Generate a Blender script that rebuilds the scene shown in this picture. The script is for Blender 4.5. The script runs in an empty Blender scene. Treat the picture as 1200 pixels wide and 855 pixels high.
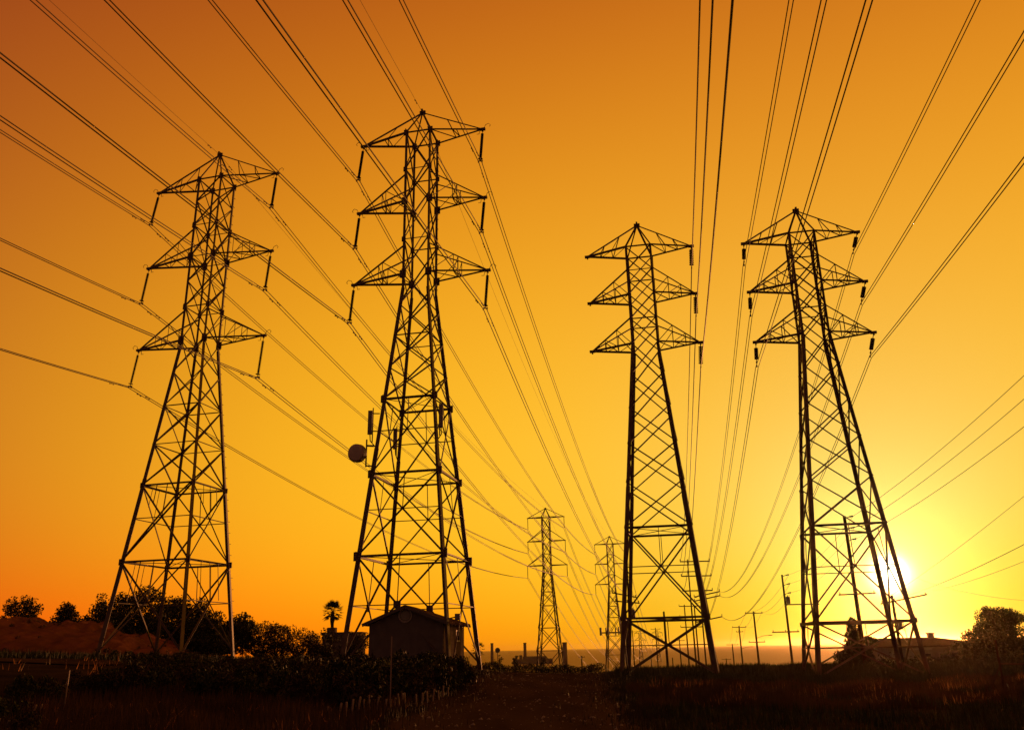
import bpy, math, random
import numpy as np
from mathutils import Vector, Matrix, Quaternion
random.seed(7); rng = np.random.default_rng(11)
scene = bpy.context.scene
C = scene.collection
R = math.radians

# ---------------------------------------------------------------- camera
EYE = 2.0
cam_d = bpy.data.cameras.new('camera'); cam = bpy.data.objects.new('camera', cam_d); C.objects.link(cam)
cam_d.sensor_width = 36; cam_d.lens = 36 * 985.4 / 1200; cam_d.clip_start = 0.3; cam_d.clip_end = 90000
cam.location = (0, 0, EYE)
cam.rotation_mode = 'QUATERNION'
cam.rotation_quaternion = (Matrix.Rotation(R(90 + 18.68), 3, 'X') @ Matrix.Rotation(R(-1.1835), 3, 'Z')).to_quaternion()
scene.camera = cam

# ---------------------------------------------------------------- sky and sun
SUN_AZ, SUN_EL = 23.34, 3.90            # degrees: from +Y towards +X, above the horizon
sdir = Vector((math.sin(R(SUN_AZ)) * math.cos(R(SUN_EL)), math.cos(R(SUN_AZ)) * math.cos(R(SUN_EL)), math.sin(R(SUN_EL))))
scene.view_settings.view_transform = 'Standard'; scene.view_settings.look = 'None'
scene.view_settings.exposure = 0.0; scene.view_settings.gamma = 1.0
world = bpy.data.worlds.new('World'); scene.world = world; world.use_nodes = True
nt = world.node_tree; nt.nodes.clear()


def NW(kind, **kw):
    n = nt.nodes.new(kind)
    for k, v in kw.items(): setattr(n, k, v)
    return n


def M(op, a, b=None, c=None):
    n = NW('ShaderNodeMath', operation=op)
    for i, v in enumerate((a, b, c)):
        if v is None: continue
        if isinstance(v, (int, float)): n.inputs[i].default_value = v
        else: nt.links.new(v, n.inputs[i])
    return n.outputs[0]


geo = NW('ShaderNodeTexCoord')
dot = NW('ShaderNodeVectorMath', operation='DOT_PRODUCT'); nt.links.new(geo.outputs['Generated'], dot.inputs[0]); dot.inputs[1].default_value = sdir
sep = NW('ShaderNodeSeparateXYZ'); nt.links.new(geo.outputs['Generated'], sep.inputs[0])
ANG = M('MULTIPLY', M('ARCCOSINE', M('MINIMUM', M('MAXIMUM', dot.outputs['Value'], -1), 1)), 57.29578)      # degrees from the sun
ELE = M('MAXIMUM', M('MULTIPLY', M('ARCSINE', M('MINIMUM', M('MAXIMUM', sep.outputs['Z'], -1), 1)), 57.29578), 0)
A1 = M('DIVIDE', M('MINIMUM', ANG, 65), 50)
E1 = M('DIVIDE', M('MINIMUM', ELE, 42), 40)
LOW = M('EXPONENT', M('DIVIDE', ELE, -4.5))
NEAR = M('EXPONENT', M('DIVIDE', ANG, -8))
FAR = M('DIVIDE', M('MAXIMUM', M('SUBTRACT', ANG, 65), 0), -36)
K = [[-0.38297, 1.36717, -1.23514, -0.30986, 0.60514, 0.51683, 0.08153, -0.53308],
     [-1.11914, 2.30923, -2.11988, -0.23308, -1.10407, 1.59237, -0.33297, -0.83964],
     [-0.96906, -5.2504, 2.54231, -3.25962, -0.02224, 0.97137, -1.82042, 0.68815]]
chan = []
for k in K:
    t = M('ADD', k[0], FAR)
    for c, f in zip(k[1:], (A1, M('MULTIPLY', A1, A1), LOW, M('MULTIPLY', LOW, A1), NEAR, E1, M('MULTIPLY', E1, E1))):
        t = M('MULTIPLY_ADD', f, c, t)
    chan.append(M('EXPONENT', t))
# the aureole and disc of the low sun
g1 = M('EXPONENT', M('MULTIPLY', M('POWER', M('DIVIDE', ANG, 0.75), 2), -1))
g2 = M('EXPONENT', M('DIVIDE', ANG, -1.7))
for i, (a, b) in enumerate(((7.0, 0.1), (6.5, 0.1), (5.0, 0.15))):
    chan[i] = M('MULTIPLY_ADD', g1, a, M('MULTIPLY_ADD', g2, b, chan[i]))
DUSK = M('SUBTRACT', 1, M('EXPONENT', FAR))
for i, a in enumerate((.05, .036, .032)): chan[i] = M('MULTIPLY_ADD', DUSK, a, chan[i])
comb = NW('ShaderNodeCombineColor')
for i in range(3): nt.links.new(chan[i], comb.inputs[i])
sky = NW('ShaderNodeTexSky', sky_type='NISHITA'); sky.sun_disc = False
sky.sun_elevation = R(SUN_EL); sky.sun_rotation = R(SUN_AZ); sky.air_density = 2.0; sky.dust_density = 4.0
tint = NW('ShaderNodeMix', data_type='RGBA', blend_type='MULTIPLY'); tint.inputs[0].default_value = 1
nt.links.new(sky.outputs[0], tint.inputs[6]); tint.inputs[7].default_value = (1.0, 0.45, 0.1, 1)
bg1 = NW('ShaderNodeBackground'); nt.links.new(comb.outputs[0], bg1.inputs[0]); bg1.inputs[1].default_value = 1.01
bg2 = NW('ShaderNodeBackground'); nt.links.new(tint.outputs[2], bg2.inputs[0]); bg2.inputs[1].default_value = 0.003
addw = NW('ShaderNodeAddShader'); nt.links.new(bg1.outputs[0], addw.inputs[0]); nt.links.new(bg2.outputs[0], addw.inputs[1])
wo = NW('ShaderNodeOutputWorld'); nt.links.new(addw.outputs[0], wo.inputs[0])
world.cycles.sampling_method = 'MANUAL'; world.cycles.sample_map_resolution = 1024

sl = bpy.data.lights.new('sun', 'SUN'); sl.energy = 2.0; sl.angle = R(0.53); sl.color = (1.0, 0.36, 0.12)
so = bpy.data.objects.new('sun', sl); C.objects.link(so)
so.rotation_mode = 'QUATERNION'; so.rotation_quaternion = sdir.to_track_quat('Z', 'Y')

# ---------------------------------------------------------------- materials


def mat(name, col, rough=0.7, metal=0.0, var=0.25, scale=3.0, bump=0.0, col2=None, detail=6, stretch=(1, 1, 1)):
    m = bpy.data.materials.new(name); m.use_nodes = True
    t = m.node_tree; b = t.nodes['Principled BSDF']
    b.inputs['Roughness'].default_value = rough; b.inputs['Metallic'].default_value = metal
    tc = t.nodes.new('ShaderNodeTexCoord'); mp = t.nodes.new('ShaderNodeMapping'); mp.inputs['Scale'].default_value = stretch
    t.links.new(tc.outputs['Object'], mp.inputs[0])
    n = t.nodes.new('ShaderNodeTexNoise'); n.inputs['Scale'].default_value = scale; n.inputs['Detail'].default_value = detail
    t.links.new(mp.outputs[0], n.inputs['Vector'])
    r = t.nodes.new('ShaderNodeValToRGB'); r.color_ramp.elements[0].position = 0.35; r.color_ramp.elements[1].position = 0.68
    c2 = col2 or tuple(c * (1 - var) for c in col)
    r.color_ramp.elements[0].color = (*c2, 1); r.color_ramp.elements[1].color = (*[c * (1 + var * .6) if not col2 else c for c in col], 1)
    t.links.new(n.outputs['Fac'], r.inputs[0]); t.links.new(r.outputs[0], b.inputs['Base Color'])
    if rough >= .8: b.inputs['Specular IOR Level'].default_value = 0.0
    elif name.endswith('leaves'): b.inputs['Specular IOR Level'].default_value = 0.15
    if bump:
        bn = t.nodes.new('ShaderNodeBump'); bn.inputs['Strength'].default_value = bump; bn.inputs['Distance'].default_value = 0.1
        t.links.new(n.outputs['Fac'], bn.inputs['Height']); t.links.new(bn.outputs[0], b.inputs['Normal'])
    return m


STEEL = mat('galvanised_steel_weathered', (0.17, 0.115, 0.09), 0.62, 0.1, 0.35, 1.3, col2=(0.10, 0.06, 0.045))
STEEL2 = mat('rust_primed_steel', (0.17, 0.10, 0.075), 0.66, 0.15, 0.35, 1.1, col2=(0.10, 0.05, 0.035))
PORC = mat('brown_porcelain', (0.07, 0.035, 0.025), 0.35, 0, 0.2, 8)
RUBBER = mat('dark_polymer', (0.04, 0.035, 0.035), 0.6, 0, 0.2, 8)
WIRE = mat('aluminium_conductor', (0.16, 0.13, 0.12), 0.55, 0.4, 0.2, 2)
WOOD = mat('creosoted_wood', (0.07, 0.045, 0.03), 0.85, 0, 0.35, 4, bump=.3, stretch=(6, 6, .6))
DISH = mat('painted_radome', (0.66, 0.50, 0.42), 0.6, 0, 0.12, 2)
PANEL = mat('grey_antenna_plastic', (0.22, 0.2, 0.19), 0.55, 0, 0.1, 3)
CONC = mat('concrete', (0.28, 0.25, 0.22), 0.9, 0, 0.25, 5, bump=.4)
DIRT = mat('dry_dirt_road', (0.075, 0.05, 0.036), 0.95, 0, 0.3, 0.5, bump=.6, col2=(0.04, 0.027, 0.02), stretch=(1, .25, 1))
SOIL = mat('dark_soil', (0.055, 0.04, 0.028), 0.95, 0, 0.4, 0.35, bump=.5, col2=(0.025, 0.02, 0.014))
BANK = mat('red_earth_bank', (0.18, 0.07, 0.048), 0.95, 0, 0.4, 0.45, bump=.9, col2=(0.10, 0.045, 0.03), stretch=(1, 1, .35))
LEAF = mat('dark_leaves', (0.055, 0.06, 0.028), 0.6, 0, 0.5, 1.2, col2=(0.022, 0.03, 0.012))
LEAF2 = mat('dusty_leaves', (0.085, 0.06, 0.035), 0.6, 0, 0.5, 1.2, col2=(0.035, 0.03, 0.018))
BARK = mat('bark', (0.07, 0.05, 0.035), 0.9, 0, 0.3, 5, bump=.4)
STRAW = mat('dry_straw', (0.14, 0.085, 0.05), 0.8, 0, 0.4, 0.5, col2=(0.06, 0.04, 0.025))
WALL = mat('stucco_wall', (0.16, 0.13, 0.12), 0.9, 0, 0.15, 2, bump=.2)
WALLP = mat('pale_stucco', (0.32, 0.28, 0.24), 0.9, 0, 0.15, 2, bump=.2)
ROOF = mat('roof_shingle', (0.10, 0.065, 0.05), 0.9, 0, 0.3, 6, bump=.4)
TRIM = mat('painted_trim', (0.45, 0.38, 0.33), 0.6, 0, 0.1, 4)
TUBE = mat('weathered_plant_tube', (0.32, 0.24, 0.20), 0.5, 0, 0.12, 4)
GLASS = mat('dark_window_glass', (0.03, 0.03, 0.035), 0.08, 0, 0.1, 2)
STACK = mat('chimney_concrete', (0.2, 0.17, 0.15), 0.9, 0, 0.12, .5)
CLOTH = mat('pale_cloth', (0.42, 0.38, 0.26), 0.9, 0, 0.1, 6)
SEA = bpy.data.materials.new('sea_water'); SEA.use_nodes = True
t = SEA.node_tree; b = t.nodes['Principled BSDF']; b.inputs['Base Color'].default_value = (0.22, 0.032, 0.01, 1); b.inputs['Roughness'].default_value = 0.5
b.inputs['IOR'].default_value = 1.6; b.inputs['Specular IOR Level'].default_value = 0.5; b.inputs['Specular Tint'].default_value = (1, .36, .14, 1)  # orange sunset glow is put into the water's base colour and specular tint
tc = t.nodes.new('ShaderNodeTexCoord'); mp = t.nodes.new('ShaderNodeMapping'); mp.inputs['Scale'].default_value = (.035, .12, 1)
t.links.new(tc.outputs['Object'], mp.inputs[0]); n = t.nodes.new('ShaderNodeTexNoise'); n.inputs['Scale'].default_value = 1.0; n.inputs['Detail'].default_value = 8
t.links.new(mp.outputs[0], n.inputs['Vector']); bn = t.nodes.new('ShaderNodeBump'); bn.inputs['Strength'].default_value = 1.0; bn.inputs['Distance'].default_value = 4.0
t.links.new(n.outputs['Fac'], bn.inputs['Height']); t.links.new(bn.outputs[0], b.inputs['Normal'])

# ---------------------------------------------------------------- helpers


class MB:
    def __init__(s): s.v = []; s.f = []

    def add(s, vs, fs):
        o = len(s.v); s.v += [tuple(v) for v in vs]; s.f += [tuple(i + o for i in f) for f in fs]; return s

    def box(s, c, d, rot=None):
        c = Vector(c); hx, hy, hz = d[0] / 2, d[1] / 2, d[2] / 2
        vs = [Vector((x, y, z)) for z in (-hz, hz) for y in (-hy, hy) for x in (-hx, hx)]
        if rot is not None: vs = [rot @ v for v in vs]
        return s.add([v + c for v in vs], [(0, 2, 3, 1), (4, 5, 7, 6), (0, 1, 5, 4), (2, 6, 7, 3), (0, 4, 6, 2), (1, 3, 7, 5)])

    def tube(s, pts, rad, n=6, cap=True):
        pts = [Vector(p) for p in pts]; rad = rad if hasattr(rad, '__len__') else [rad] * len(pts)
        vs = []; fs = []; up = None
        for i, p in enumerate(pts):
            d = (pts[min(i + 1, len(pts) - 1)] - pts[max(i - 1, 0)]).normalized()
            if up is None:
                up = d.orthogonal().normalized()
            up = (up - d * up.dot(d)).normalized(); sd = d.cross(up)
            for k in range(n):
                a = 2 * math.pi * k / n; vs.append(p + (up * math.cos(a) + sd * math.sin(a)) * rad[i])
        for i in range(len(pts) - 1):
            for k in range(n):
                a, b_ = i * n + k, i * n + (k + 1) % n; fs.append((a, b_, b_ + n, a + n))
        if cap: fs += [tuple(range(n))[::-1], tuple(range((len(pts) - 1) * n, len(pts) * n))]
        return s.add(vs, fs)

    def angle(s, a, b_, w, ref=(0, 0, 1), th=.16):
        """an L-section bar from a to b, its two flanges turned towards ref"""
        a, b_ = Vector(a), Vector(b_); d = (b_ - a).normalized(); ref = Vector(ref); u = ref - d * ref.dot(d)
        u = u.normalized() if u.length > 1e-4 else d.orthogonal().normalized(); v_ = d.cross(u); q = w * th
        pr = [(0, 0), (w, 0), (w, q), (q, q), (q, w), (0, w)]
        vs = [p + u * (x - w * .3) + v_ * (y - w * .3) for p in (a, b_) for x, y in pr]
        return s.add(vs, [(i, (i + 1) % 6, (i + 1) % 6 + 6, i + 6) for i in range(6)] + [(0, 3, 2, 1), (0, 5, 4, 3), (6, 7, 8, 9), (6, 9, 10, 11)])

    def lathe(s, prof, n=10, mtx=None):
        vs = []; fs = []
        for r_, z in prof:
            for k in range(n):
                a = 2 * math.pi * k / n; v = Vector((r_ * math.cos(a), r_ * math.sin(a), z)); vs.append(mtx @ v if mtx else v)
        for i in range(len(prof) - 1):
            for k in range(n):
                a, b_ = i * n + k, i * n + (k + 1) % n; fs.append((a, b_, b_ + n, a + n))
        fs += [tuple(range(n))[::-1], tuple(range((len(prof) - 1) * n, len(prof) * n))]
        return s.add(vs, fs)

    def mesh(s, name, m, smooth=False):
        me = bpy.data.meshes.new(name); me.from_pydata(s.v, [], s.f); me.materials.append(m)
        if smooth: me.polygons.foreach_set('use_smooth', [True] * len(me.polygons))
        me.update(); return me

    def build(s, name, m, parent=None, smooth=False, **kw):
        return link(name, s.mesh(name, m, smooth), parent, **kw)


def link(name, me, parent=None, loc=None, rot=None, scale=None, **props):
    o = bpy.data.objects.new(name, me); C.objects.link(o)
    if parent is not None: o.parent = parent
    if loc is not None: o.location = loc
    if rot is not None: o.rotation_mode = 'QUATERNION'; o.rotation_quaternion = rot
    if scale is not None: o.scale = scale
    for k, v in props.items(): o[k] = v
    return o


def thing(name, label, cat, loc=(0, 0, 0), rz=0.0, group=None):
    o = bpy.data.objects.new(name, None); C.objects.link(o); o.empty_display_size = .5
    o.location = loc; o.rotation_euler = (0, 0, rz); o['label'] = label; o['category'] = cat
    if group: o['group'] = group
    return o


def tag(o, label, cat, group=None):
    o['label'] = label; o['category'] = cat
    if group: o['group'] = group
    return o


def sstep(a, b_, x):
    t_ = np.clip((np.asarray(x, float) - a) / (b_ - a), 0, 1); return t_ * t_ * (3 - 2 * t_)


F, PITCH, ROLL = 985.4, R(18.68), R(-1.1835)


def pix(px, py, y):
    """the point of the ray seen at pixel (px, py) of the 1200x855 photograph that lies y metres north (survey aid)"""
    X, Y = px - 600, py - 427.5; c, s_ = math.cos(ROLL), math.sin(ROLL); X, Y = X * c + Y * s_, -X * s_ + Y * c
    u = -Y / F; d = Vector((X / F, math.cos(PITCH) - u * math.sin(PITCH), math.sin(PITCH) + u * math.cos(PITCH)))
    return Vector((0, 0, EYE)) + d * (y / d.y)


# ---------------------------------------------------------------- terrain
SEA_Z = -12.0


def ground_h(x, y):
    x = np.asarray(x, float); y = np.asarray(y, float)
    s = sstep(16, 56, y); yy = np.maximum(y, 40.)
    ratio = x / yy * 62
    cross = np.interp(ratio, [-60, -45, -27, -7, 3, 11, 24, 45, 70], [2.9, 2.6, 1.75, .75, .3, .05, -.15, .2, .6])
    z = cross * s
    z = z - sstep(60, 92, y) * np.interp(ratio, [-20, -6, 4, 12, 30], [0, .6, .8, .25, .1])
    left = sstep(-10, -24, ratio)
    z = z - np.clip(y - 90, 0, 230) * .034 * (1 - left) - np.clip(y - 150, 0, 200) * .03 * left
    z = z - sstep(300, 560, y) * 14
    z = z + .05 * np.sin(x * .7 + y * .31) * np.cos(y * .53) * sstep(8, 20, y)
    return np.maximum(z, SEA_Z - 2)


def gh(x, y): return float(ground_h(x, y))


xs = np.unique(np.concatenate([np.linspace(-1500, -120, 24), np.linspace(-120, 120, 161), np.linspace(120, 1500, 24)]))
ys = np.unique(np.concatenate([np.linspace(-400, 0, 12), np.linspace(0, 130, 110), np.linspace(130, 900, 60)]))
GX, GY = np.meshgrid(xs, ys); GZ = ground_h(GX, GY)
nx = len(xs)
vv = np.stack([GX.ravel(), GY.ravel(), GZ.ravel()], 1)
ff = [(j * nx + i, j * nx + i + 1, (j + 1) * nx + i + 1, (j + 1) * nx + i) for j in range(len(ys) - 1) for i in range(nx - 1)]
me = bpy.data.meshes.new('ground'); me.from_pydata(vv.tolist(), [], ff); me.materials.append(SOIL)
me.polygons.foreach_set('use_smooth', [True] * len(me.polygons)); link('ground', me, kind='structure')
MB().add([(-12000, -1500, SEA_Z), (16000, -1500, SEA_Z), (16000, 14000, SEA_Z), (-12000, 14000, SEA_Z)], [(0, 1, 2, 3)]).build('sea', SEA, kind='structure')


def ribbon(name, edge, m, lift=.035, nseg=14):
    """a sheet that follows the ground between left and right edges given at several distances"""
    mb = MB(); ysr = [e[0] for e in edge]; Y = np.arange(ysr[0], ysr[-1] + .01, 1.0); vs = []
    for yv in Y:
        l = np.interp(yv, ysr, [e[1] for e in edge]); r_ = np.interp(yv, ysr, [e[2] for e in edge])
        l += .35 * math.sin(yv * .9) + .2 * math.sin(yv * 2.3); r_ += .4 * math.sin(yv * .8 + 2)
        for k in range(nseg + 1):
            xx = l + (r_ - l) * k / nseg; rut = -.03 * math.exp(-((k / nseg - .35) / .06) ** 2) - .03 * math.exp(-((k / nseg - .62) / .06) ** 2)
            vs.append((xx, yv, gh(xx, yv) + lift + rut * .6 - (.05 if k in (0, nseg) else 0)))
    n_ = nseg + 1
    mb.add(vs, [(j * n_ + i, j * n_ + i + 1, (j + 1) * n_ + i + 1, (j + 1) * n_ + i) for j in range(len(Y) - 1) for i in range(nseg)])
    return mb.build(name, m, smooth=True, kind='structure')


ribbon('dirt_road', [(5, -1.5, 5), (24, -3.8, 3.2), (40, -3.0, 4.6), (60, -2.6, 6.2), (75, -3.2, 8.0), (90, -4.5, 9.5)], DIRT)
# the pale track that crosses below the bank on the left
mb = MB(); vs = []; cl = [(-46, 40), (-36, 45), (-28, 49), (-23, 52)]
for i in range(40):
    tt = i / 39 * 3; k = min(int(tt), 2); u = tt - k; cx = cl[k][0] * (1 - u) + cl[k + 1][0] * u; cy = cl[k][1] * (1 - u) + cl[k + 1][1] * u
    for q in (-2.4, -1.2, 0, 1.2, 2.4):
        w_ = 0.55 + .9 * sstep(.3, .9, i / 39); xx, yv = cx - q * .38 * w_, cy + q * w_; vs.append((xx, yv, gh(xx, yv) + .06))
mb.add(vs, [(j * 5 + i, j * 5 + i + 1, (j + 1) * 5 + i + 1, (j + 1) * 5 + i) for j in range(39) for i in range(4)])
mb.build('dirt_track', DIRT, smooth=True, kind='structure')

# earth bank on the left
from mathutils import noise as mnoise
nxm, nym = 260, 90; vs = []
for j in range(nym):
    for i in range(nxm):
        u, v_ = i / (nxm - 1), j / (nym - 1); x = -85 + 57 * u; y = 76 + 34 * v_ + 2.5 * math.sin(u * 7)
        prof = math.sin(min(v_ * 1.25, 1) * math.pi / 2) ** .8 * (1 if v_ < .8 else (1 - (v_ - .8) / .2) ** .5 if v_ < 1 else 0)
        top = float(np.interp(x * 100 / y, [-80, -62, -54, -46, -41, -34.5, -31], [4.4, 4.3, 4.0, 3.3, 2.0, .5, -.2]))
        rough_ = .85 * mnoise.fractal(Vector((x * .35, y * .12, 1.7)), 1.0, 2.0, 6) + .26 * mnoise.fractal(Vector((x * 1.6, y * .5, 4.)), 1.0, 2.0, 4); gul = rough_ + .22 * math.sin(u * 95 + 5 * math.sin(v_ * 4)) * math.sin(v_ * math.pi) + .2 * math.sin(u * 41 + v_ * 9) + .12 * math.sin(u * 210 + v_ * 30)
        vs.append((x, y, gh(x, y) - .5 + max(0, top + .5) * prof + gul * min(1, top / 2.5 if top > 0 else 0) * prof))
MB().add(vs, [(j * nxm + i, j * nxm + i + 1, (j + 1) * nxm + i + 1, (j + 1) * nxm + i) for j in range(nym - 1) for i in range(nxm - 1)]).build('earth_bank', BANK, smooth=False, kind='structure')

# ---------------------------------------------------------------- pylons
pr6 = [(0, 0), (1, 0), (1, .15), (.15, .15), (.15, 1), (0, 1)]
mbu = MB().add([(x - .4, y - .4, z) for z in (0, 1) for x, y in pr6], [(i, (i + 1) % 6, (i + 1) % 6 + 6, i + 6) for i in range(6)] + [(0, 3, 2, 1), (0, 5, 4, 3), (6, 7, 8, 9), (6, 9, 10, 11)])
UNIT = {m.name: mbu.mesh('angle_bar', m) for m in (STEEL, STEEL2)}
PLATE = {m.name: MB().box((0, 0, 0), (1, 1, 1)).mesh('plate', m) for m in (STEEL, STEEL2)}


def bar(name, a, b_, w, m, parent, twist=0.0):
    a, b_ = Vector(a), Vector(b_); d = b_ - a
    q = d.to_track_quat('Z', 'Y') @ Quaternion((0, 0, 1), twist)
    return link(name, UNIT[m.name], parent, loc=a, rot=q, scale=(w, w, d.length))


def ins_long():
    mb = MB(); mb.lathe([(.025, 0), (.025, -.35)], 6); pr = []; z = -.35
    while z > -2.75:
        pr += [(.05, z), (.125, z - .035), (.05, z - .06)]; z -= .075
    mb.lathe([(p[0], p[1]) for p in pr], 8); mb.lathe([(.03, -2.75), (.03, -3.0)], 6)
    mb.lathe([(.0, -2.78), (.2, -2.8), (.2, -2.83), (0, -2.85)], 8)
    return mb.mesh('insulator_string', RUBBER)


def ins_disc():
    mb = MB(); mb.lathe([(.025, 0), (.025, -.2)], 6); z = -.2
    for k in range(9): mb.lathe([(.05, z), (.06, z - .05), (.19, z - .11), (.185, z - .135), (.05, z - .15)], 10); z -= .165
    mb.lathe([(.03, z), (.03, -2.0)], 6); mb.box((0, 0, -1.93), (.1, .1, .12))
    return mb.mesh('insulator_string', PORC)


def ins_short():
    mb = MB(); mb.lathe([(.03, 0), (.03, -.45)], 6); z = -.4
    for k in range(10): mb.lathe([(.07, z), (.17, z - .05), (.16, z - .075), (.07, z - .09)], 10); z -= .095
    mb.lathe([(.03, z), (.03, -2.0)], 6); mb.box((0, 0, -1.6), (.12, .08, .1)); mb.box((0, 0, -1.93), (.12, .1, .12))
    return mb.mesh('insulator_string', PORC)


INS = {'long': ins_long(), 'disc': ins_disc(), 'short': ins_short()}
YOKE = MB().box((0, 0, -3.02), (.42, .04, .1)).box((.15, 0, -3.1), (.06, .16, .12)).box((-.15, 0, -3.1), (.06, .16, .12)).mesh('yoke_plate', STEEL)


class Pylon:
    pass


def wat(P, z):
    return np.interp(z, [0, P.waist, P.H], [P.wb, P.wt, P.wt])


def make_pylon(P, label, group, far=False):
    m = P.m; T = thing('transmission_pylon', label, 'pylon', (P.x, P.y, P.z0), P.yaw, group); P.T = T
    ca = P.arms[0]                       # level of the top crossarm = top of the body
    cor = lambda s, t_, z: Vector((s * wat(P, z), t_ * wat(P, z) * P.k, z))
    # legs
    for s in (-1, 1):
        for t_ in (-1, 1):
            mb = MB(); zs = [-.9 if not far else -3] + sorted({P.waist, ca})
            for i in range(len(zs) - 1):
                ww = P.leg * (1 if i == 0 else .62)
                a, b_ = cor(s, t_, zs[i]), cor(s, t_, zs[i + 1])
                if i == 0 and not far:
                    mid = a.lerp(b_, .55); mb.angle(a, mid, ww, (-s, -t_ * .2, 0)); mb.angle(mid, b_, ww * .86, (-s, -t_ * .2, 0))
                else: mb.angle(a, b_, ww, (-s, -t_ * .2, 0))
            lg = mb.build('leg', m, T)
            if not far:
                mf = MB(); p = cor(s, t_, 0); wp = Matrix.Translation((P.x, P.y, 0)) @ Matrix.Rotation(P.yaw, 4, 'Z') @ Vector((p.x, p.y, 0)); zf_ = gh(wp.x, wp.y) - P.z0; mf.box((p.x, p.y, zf_ - .3), (.8, .8, .9)); mf.build('footing', CONC, T)
    # gusset plates
    if not far:
        for z, sz in P.plates:
            for s in (-1, 1):
                for t_ in (-1, 1):
                    p = cor(s, t_, z); link('gusset_plate', PLATE[m.name], T, loc=p, scale=(sz, .07, sz * 1.3)); link('gusset_plate', PLATE[m.name], T, loc=p, scale=(.07, sz, sz * 1.3))
    # step bolts on one leg
    if not far:
        mb = MB(); z = 3.0
        while z < ca:
            p = cor(1, 1, z); d = Vector((1, 0, 0)) if int(z / .45) % 2 else Vector((0, 1, 0)); mb.box(p + d * .16, (.32 if d.x else .035, .32 if d.y else .035, .035)); z += .9
        mb.build('step_bolts', m, T, kind='stuff')
    faces = [((-1, -1), (1, -1)), ((-1, 1), (1, 1)), ((-1, -1), (-1, 1)), ((1, -1), (1, 1))]
    jb = MB()

    def put(name, a, b_, w):
        if far: jb.box((a + b_) / 2, (w, w, (b_ - a).length), (b_ - a).to_track_quat('Z', 'Y').to_matrix())
        else: bar(name, a, b_, w, m, T, random.choice((0, math.pi / 2, math.pi)))
    for i in range(len(P.levels) - 1):
        z0, z1, kind = P.levels[i][0], P.levels[i + 1][0], P.levels[i][1]
        for (a, b_) in faces:
            A0, B0, A1_, B1_ = cor(*a, z0), cor(*b_, z0), cor(*a, z1), cor(*b_, z1)
            off = Vector(((a[0] + b_[0]) / 2, (a[1] + b_[1]) / 2, 0)) * .05
            put('diagonal_brace', A0 + off, B1_ + off, P.br * (1.1 if z0 < 8 else .95)); put('diagonal_brace', B0 - off, A1_ - off, P.br * (1.1 if z0 < 8 else .95))
            if kind in ('h', 'big'):      # horizontal at the upper level of the panel
                put('horizontal_strut', A1_, B1_, P.br * (1.5 if kind == 'big' else .8))
            if kind == 'big' and not far:
                w0, w1 = (B0 - A0).length, (B1_ - A1_).length; zc = z0 + (z1 - z0) * w0 / (w0 + w1)
                Ac, Bc = cor(*a, zc), cor(*b_, zc); put('horizontal_strut', Ac, Bc, P.br * .65)
                mid = (Ac + Bc) / 2; q = .27; pl = PLATE[m.name]
                up = (A1_ + B1_) / 2
                ps = (.5 if z0 == 0 else .16) if P is T2 else .2; link('gusset_plate', pl, T, loc=mid, scale=(ps if a[1] == b_[1] else .06, .06 if a[1] == b_[1] else ps, ps))
                for s in ((.30, .70) if P.hang == 2 else (.5,)):
                    tp = A1_.lerp(B1_, s); bt = Ac.lerp(Bc, s)
                    put('hanger', tp, bt if P.hang != 2 else tp.lerp(bt, .58 if z0 > 5 else .95), P.br * .5)
                put('hanger', up, mid, P.br * .5)
        if kind == 'big' and not far:   # plan bracing
            put('plan_brace', cor(-1, -1, z1), cor(1, 1, z1), P.br * .5); put('plan_brace', cor(1, -1, z1), cor(-1, 1, z1), P.br * .5)
    if far: jb.build('bracing', m, T, kind='stuff')
    # peak
    apex = Vector((0, 0, P.H)); mb = MB()
    for s in (-1, 1):
        for t_ in (-1, 1):
            mb.angle(cor(s, t_, ca), apex, P.br * 1.2)
            mb.angle(cor(s, t_, ca), cor(s, -t_, ca), P.br * .8); mb.angle(cor(s, t_, ca), cor(-s, t_, ca), P.br)
    mb.box(apex, (.5, .14, .35)); mb.box(apex + Vector((0, 0, .1)), (.14, .5, .3)); mb.build('peak', m, T)
    # crossarms
    P.tips = {}
    for li, z in enumerate(P.arms):
        for s in (-1, 1):
            L = P.L[li]; tip = Vector((s * L, 0, z)); P.tips['TML'[li] + ('L' if s < 0 else 'R')] = tip
            rise = P.rise if li else P.H - z; mb = MB(); c1, c2 = cor(s, -1, z), cor(s, 1, z)
            cw = P.br * 1.25
            mb.angle(c1, tip, cw * 1.15); mb.angle(c2, tip, cw * 1.15)
            tops = [cor(s, -1, z + rise), cor(s, 1, z + rise)] if li else [apex, apex]
            if li:
                for c in tops: mb.angle(c, tip, cw * .8)
            else:
                mb.angle(apex, tip, cw * .8)
            mb.box(tip, (.45, .22, .18)); mb.box(tip + Vector((0, 0, -.12)), (.12, .12, .2))
            if P.hook and not far:
                mb.tube([tip + Vector((s * .1, 0, .05)), tip + Vector((s * .25, 0, .38)), tip + Vector((s * .5, 0, .48)), tip + Vector((s * .66, 0, .3)), tip + Vector((s * .58, 0, .16))], .022, 4)
                mb.tube([tip + Vector((-s * .25, 0, -.1)), tip + Vector((-s * .3, 0, -.42)), tip + Vector((-s * .5, 0, -.4))], .025, 4)
            arm = mb.build('crossarm', m, T)
            if far: continue
            fr = P.fr
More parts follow.
